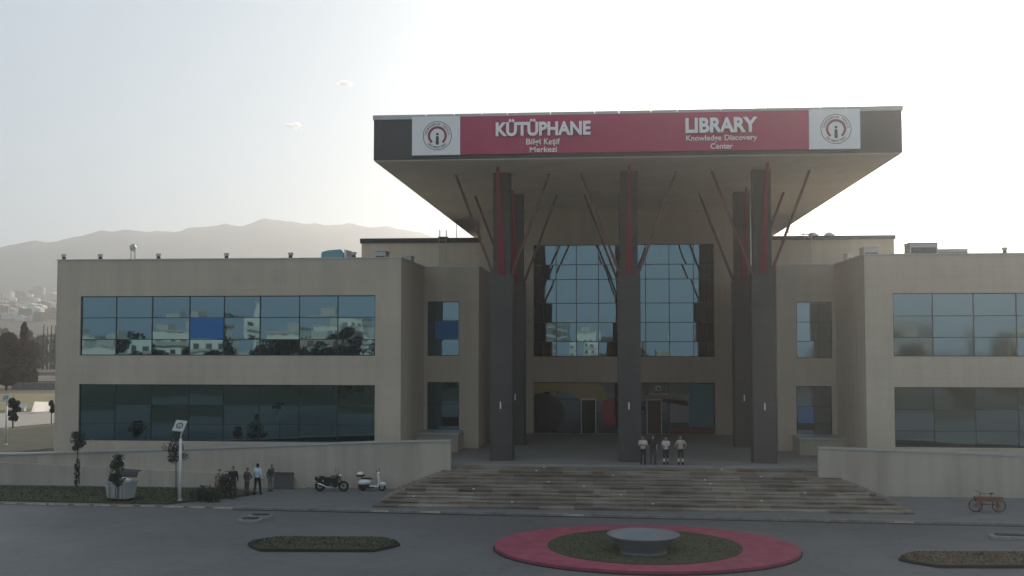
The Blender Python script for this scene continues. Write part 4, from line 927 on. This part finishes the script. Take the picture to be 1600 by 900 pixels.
MB().tube([(-.62, 0, .36), (-.42, 0, .82), (-.36, 0, .98)], .018).build('fork', M['dmetal'], r); MB().tube([(-.10, -.12, .96), (-.36, -.05, 1.0), (-.36, .05, 1.0), (-.6, .18, 1.12)], .016).build('handlebar', M['dmetal'], r)
MB().tube([(.15, 0, .78), (.18, 0, .97)], .018).build('seat_post', M['dmetal'], r); MB().ell((.18, 0, .98), (.15, .07, .035)).build('saddle', M['rubber'], r, smooth=True)
MB().tube([(-.38, -.05, .45), (-.30, -.2, 0)], .015).build('kickstand', M['dmetal'], r)

# ------------------------------------------------------------------ LEFT BACKGROUND (beyond the building corner)
def strip(name, pts, m, z=.02):
    o = MB().add([(x, y, z) for x, y in pts], [tuple(range(len(pts)))]).build(name, m); tag(o, kind='structure'); return o
def gp(px, py): v = gr(px, py); return (v.x, v.y)
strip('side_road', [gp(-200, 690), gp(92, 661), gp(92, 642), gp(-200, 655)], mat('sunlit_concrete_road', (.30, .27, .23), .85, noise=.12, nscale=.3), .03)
strip('side_lawn', [(-110, 72), (-34, 72), gp(92, 664), gp(-200, 694)], mat('turf_darkened_as_shade', (.035, .036, .016), .95, noise=.3, nscale=.4), .025)  # turf colour darkened to stand for the building's shade
strip('side_grass', [gp(-200, 650), gp(92, 638), gp(92, 615), gp(-200, 616)], mat('dry_grass', (.16, .14, .055), .9, noise=.3, nscale=.3), .03)
cloth_white = mat('white_canvas', (.85, .83, .8), .7); _t = cloth_white.node_tree; _tr = _t.nodes.new('ShaderNodeBsdfTranslucent'); _tr.inputs[0].default_value = (.85, .82, .76, 1)
_mx = _t.nodes.new('ShaderNodeMixShader'); _mx.inputs[0].default_value = .6; _t.links.new(_t.nodes['Principled BSDF'].outputs[0], _mx.inputs[1]); _t.links.new(_tr.outputs[0], _mx.inputs[2]); _t.links.new(_mx.outputs[0], _t.nodes['Material Output'].inputs[0])
r = empty('white_panel', tuple(gr(65, 645))); tag(r, 'white tilted panel in full sun beyond the side road', 'panel')
MB().add([Matrix.Rotation(R(-20), 3, 'X') @ Vector(q)+Vector((0, 0, .78)) for q in ((-1.25, 0, -.72), (1.15, 0, -.6), (1.3, 0, .62), (-1.1, 0, .66))], [(0, 1, 2, 3)]).build('canvas', cloth_white, r)
for q in (-1.1, 1.2): MB().tube([(q, .35, 0), (q, .22, 1.35)], .03).build('post', M['metal'], r)
for s in (-1, 1): MB().tube([(s*.9, .2, 0), (s*.9, .3, .9)], .04).build('leg', M['metal'], r)
r = empty('garden_bench', tuple(gr(30, 642))); tag(r, 'small white bench left of the tilted white panel', 'bench')
MB().box(-.9, .9, -.25, .25, .42, .5).build('seat', M['wpaint'], r); MB().box(-.9, .9, .25, .31, .5, .95).build('backrest', M['wpaint'], r)
for s in (-.75, .75): MB().box(s-.05, s+.05, -.22, .28, 0, .42).build('leg', M['wpaint'], r)
def gtree(px, pybase, pytop, wpx, name, lab, grp, seed, m='leafb', cone=False, trunk=.12, clumps=26, nl=120, ls=None, Y=None):
    g0 = gr(px, pybase) if Y is None else at(px, 533, Y); d = g0.y; zb = ground_h(g0.x, d)
    top = at(px, pytop, d).z; h = top-zb; w = wpx*d/F
    tree(name, (g0.x, d, zb), h, w, lab, 'tree', grp, m, trunk, clumps, nl, ls or .06*w+.1, seed, h*.022, cone)
gtree(36, 606, 506, 22, 'conifer_tree', 'tall pointed dark tree, the highest on the far left', 'trees beyond the side road', 31, 'leafb', True, .04, 44, 260)
gtree(10, 610, 517, 24, 'broadleaf_tree', 'broad brown-green tree at the far left edge', 'trees beyond the side road', 32, 'leafb', False, .02, 60, 200)
gtree(-15, 612, 520, 26, 'broadleaf_tree', 'broad brown-green tree cut by the left picture edge', 'trees beyond the side road', 36, 'leafb', False, .02, 60, 180)
gtree(52, 596, 520, 10, 'broadleaf_tree', 'slim loose tree right of the tallest dark tree', 'trees beyond the side road', 33, 'leafb', False, .05, 30, 160)
gtree(20, 668, 612, 11, 'broadleaf_tree', 'small dark tree standing behind the far street lamp', 'small trees by the side road', 34, 'leafd', False, .12, 18, 110)
gtree(80, 662, 626, 6.5, 'broadleaf_tree', 'tiny round tree right beside the building corner', 'small trees by the side road', 35, 'leafd', False, .45, 12, 90)
for i, (px, t_) in enumerate(((67, 507), (73, 511), (79, 508), (85, 509))):
    gtree(px, 582, t_, 4.2, 'cypress_tree', ['leftmost dark cypress of the row of four behind the fields', 'second dark cypress of the row of four behind the fields', 'third dark cypress of the row of four behind the fields', 'dark cypress nearest the building corner in the row of four'][i], 'cypress row', 40+i, 'leafd', True, .02, 22, 90)
rnd = random.Random(9)
for i in range(34):
    Y = rnd.uniform(300, 620); px = rnd.uniform(-45, 92); tp = rnd.uniform(512, 540)+(8 if px > 50 else 0)
    gtree(px, 0, tp, rnd.uniform(6, 11), 'broadleaf_tree', 'brown-green tree in the belt between fields and town', 'tree belt before the town', 60+i, 'leafb', False, .05, 16, 90, 1.0, Y)
# terrace walls in the fields
for i, (pa, pb, py) in enumerate(((50, 88, 577), (46, 88, 588), (40, 88, 602), (30, 88, 608))):
    a = gr(pa-12, py); b = gr(pb+6, py+.5); o = MB().box(min(a.x, b.x), max(a.x, b.x), a.y, a.y+.6, 0, .9+.3*(i % 2)).build('field_wall', M['kerb'])
    tag(o, ['farthest low wall across the fields', 'second low wall across the fields', 'third low wall across the fields', 'nearest low wall across the fields, by the grass'][i], 'field wall')
# the town
def house_mesh(w, d, h, roof, seed):
    m_ = MB().box(-w/2, w/2, -d/2, d/2, -6, h)
    if roof: m_.prism([(-w/2-.4, h), (w/2+.4, h), (0, h+w*.16)], -d/2-.3, d/2+.3)
    else: m_.box(-w/2+.6, -w/2+3, -1, 2, h, h+2.4)
    return m_
winm = mat('far_window', (.04, .045, .05), .3)
protos = []
for i in range(6):
    w, d, h = rnd.uniform(12, 30), rnd.uniform(10, 16), rnd.choice([7, 10, 13, 16, 19])
    r = empty('town_house', (0, 0, 0)); house_mesh(w, d, h, i % 2, i).build('wall', M['house'] if i % 3 else M['houseb'], r)
    protos.append(r)
used = set()
for i in range(230):
    px = rnd.uniform(-120, 92); Y = rnd.choice([rnd.uniform(700, 1000), rnd.uniform(900, 1400)])
    X = at(px, 490, Y).x; k = rnd.randrange(6)
    c = protos[k] if k not in used else copy_tree(protos[k]); used.add(k)
    c.location = (X, Y, ground_h(X, Y)); c.rotation_euler = (0, 0, rnd.uniform(-.5, .5)); s = rnd.uniform(.3, .55); c.scale = (s, s, s)
    tag(c, 'pale house or block of the hazy town below the hills', 'house', 'houses of the distant town')
# houses and trees across the plaza, behind the viewpoint (the windows mirror them)
def block(x, y, w, d, fl__, m, lab, seed):
    r = empty('apartment_block', (x, y, 0)); tag(r, lab, 'building', 'apartment blocks across the plaza'); h = fl__*3.1+1
    MB().box(-w/2, w/2, -d/2, d/2, 0, h).build('wall', m, r); MB().box(-w/2-.3, w/2+.3, -d/2-.3, d/2+.3, h, h+.5).box(-2, 2, -2, 2, h+.5, h+2.6).build('roof', M['plain'], r)
    for f in range(fl__):
        MB().box(-w/2+1, w/2-1, d/2+.06, d/2+1.1, f*3.1+.1, f*3.1+.25).box(-w/2+1, w/2-1, d/2+1.02, d/2+1.1, f*3.1+.25, f*3.1+1.0).build('balcony', M['wpaint'] if f % 2 else M['plain'], r)
dk = house_mat('grey_house_wall', (.25, .25, .25))
names = ['wide ochre with three floors', 'white cube behind the trees', 'long white with two floors', 'white beside the park wall', 'narrow ochre behind the lawn', 'white terrace of four floors', 'leftmost and long', 'square and white', 'low and ochre', 'white with three floors', 'long and low', 'white and slender', 'pale with three floors', 'ochre and short', 'grey and slender', 'narrow and white', 'ochre with two floors', 'long and grey', 'ochre at the end', 'grey beside the park']
for i, (x, y, w, d, f, m) in enumerate(((-140, -118, 22, 12, 3, M['houseb']), (-118, -112, 14, 12, 3, M['house']), (-96, -108, 18, 12, 3, M['house']), (-80, -125, 12, 12, 4, M['house']), (-66, -112, 10, 12, 3, M['houseb']), (-46, -118, 12, 10, 3, M['house']), (-190, -150, 30, 14, 4, M['house']), (-168, -190, 16, 14, 4, M['house']), (-150, -140, 15, 12, 3, M['houseb']), (-128, -165, 20, 14, 3, M['house']), (-108, -150, 26, 14, 2, M['house']), (-92, -230, 12, 12, 5, M['house']), (-74, -190, 18, 12, 3, M['house']), (-55, -150, 14, 12, 2, M['houseb']),
        (-24, -290, 14, 12, 5, dk), (-5, -270, 9, 10, 4, M['house']), (30, -230, 20, 12, 2, M['houseb']), (75, -190, 30, 14, 2, dk), (110, -150, 26, 14, 3, M['houseb']), (150, -150, 30, 14, 4, dk))):
    block(x, y, w, d, f, m, 'apartment block across the plaza, '+names[i], i)
for i in range(26):
    x = -150+i*11+rnd.uniform(-4, 4); y = -40+rnd.uniform(-18, 14)
    tree('street_tree', (x, y, 0), rnd.uniform(5, 9.5), rnd.uniform(2.6, 4.6), 'round dark tree in the row across the plaza', 'tree', 'trees across the plaza', 'leafd', .12, 18, 90, .34, 80+i, .18)

for i in range(11):
    tree('park_tree', (-150+i*11+rnd.uniform(-3, 3), rnd.uniform(-98, -62), 0), rnd.uniform(7, 12.5), rnd.uniform(3.2, 5.5), 'dark broad tree among the apartment blocks across the plaza', 'tree', 'park trees across the plaza', 'leafd', .08, 18, 80, .4, 140+i, .2)

# ------------------------------------------------------------------ clouds (outside the haze)
cm = bpy.data.materials.new('cloud_vapour'); cm.use_nodes = True; t = cm.node_tree
for n in list(t.nodes): t.nodes.remove(n)
co = t.nodes.new('ShaderNodeOutputMaterial'); vv = t.nodes.new('ShaderNodeVolumePrincipled'); vv.inputs['Density'].default_value = .06; vv.inputs['Anisotropy'].default_value = .5
vv.inputs['Color'].default_value = (1, 1, 1, 1); t.links.new(vv.outputs[0], co.inputs['Volume'])
for i, (px, py, w, h, lab) in enumerate(((536, 131, 28, 10, 'small white cloud, the widest of three in the open sky'), (617, 117, 18, 7, 'faint small cloud nearest the canopy'), (459, 197, 22, 15, 'small rounded white cloud above the mountain'))):
    Y = 6500; c = at(px, py, Y); s = Y/F; m_ = MB(); rnd = random.Random(i+50)
    for j in range(9): 
        a = rnd.uniform(-1, 1); m_.ell((a*w*.38*s, rnd.uniform(-20, 20), rnd.uniform(-.2, .25)*h*s*(1-abs(a)*.5)), (w*s*rnd.uniform(.12, .24), 34, h*s*rnd.uniform(.16, .34)*(1.1-abs(a)*.5)), 14, 9)
    o = m_.build('cloud', cm, loc=c); tag(o, lab, 'cloud', 'small clouds')
    md = o.modifiers.new('r', 'REMESH'); md.mode = 'VOXEL'; md.voxel_size = 4
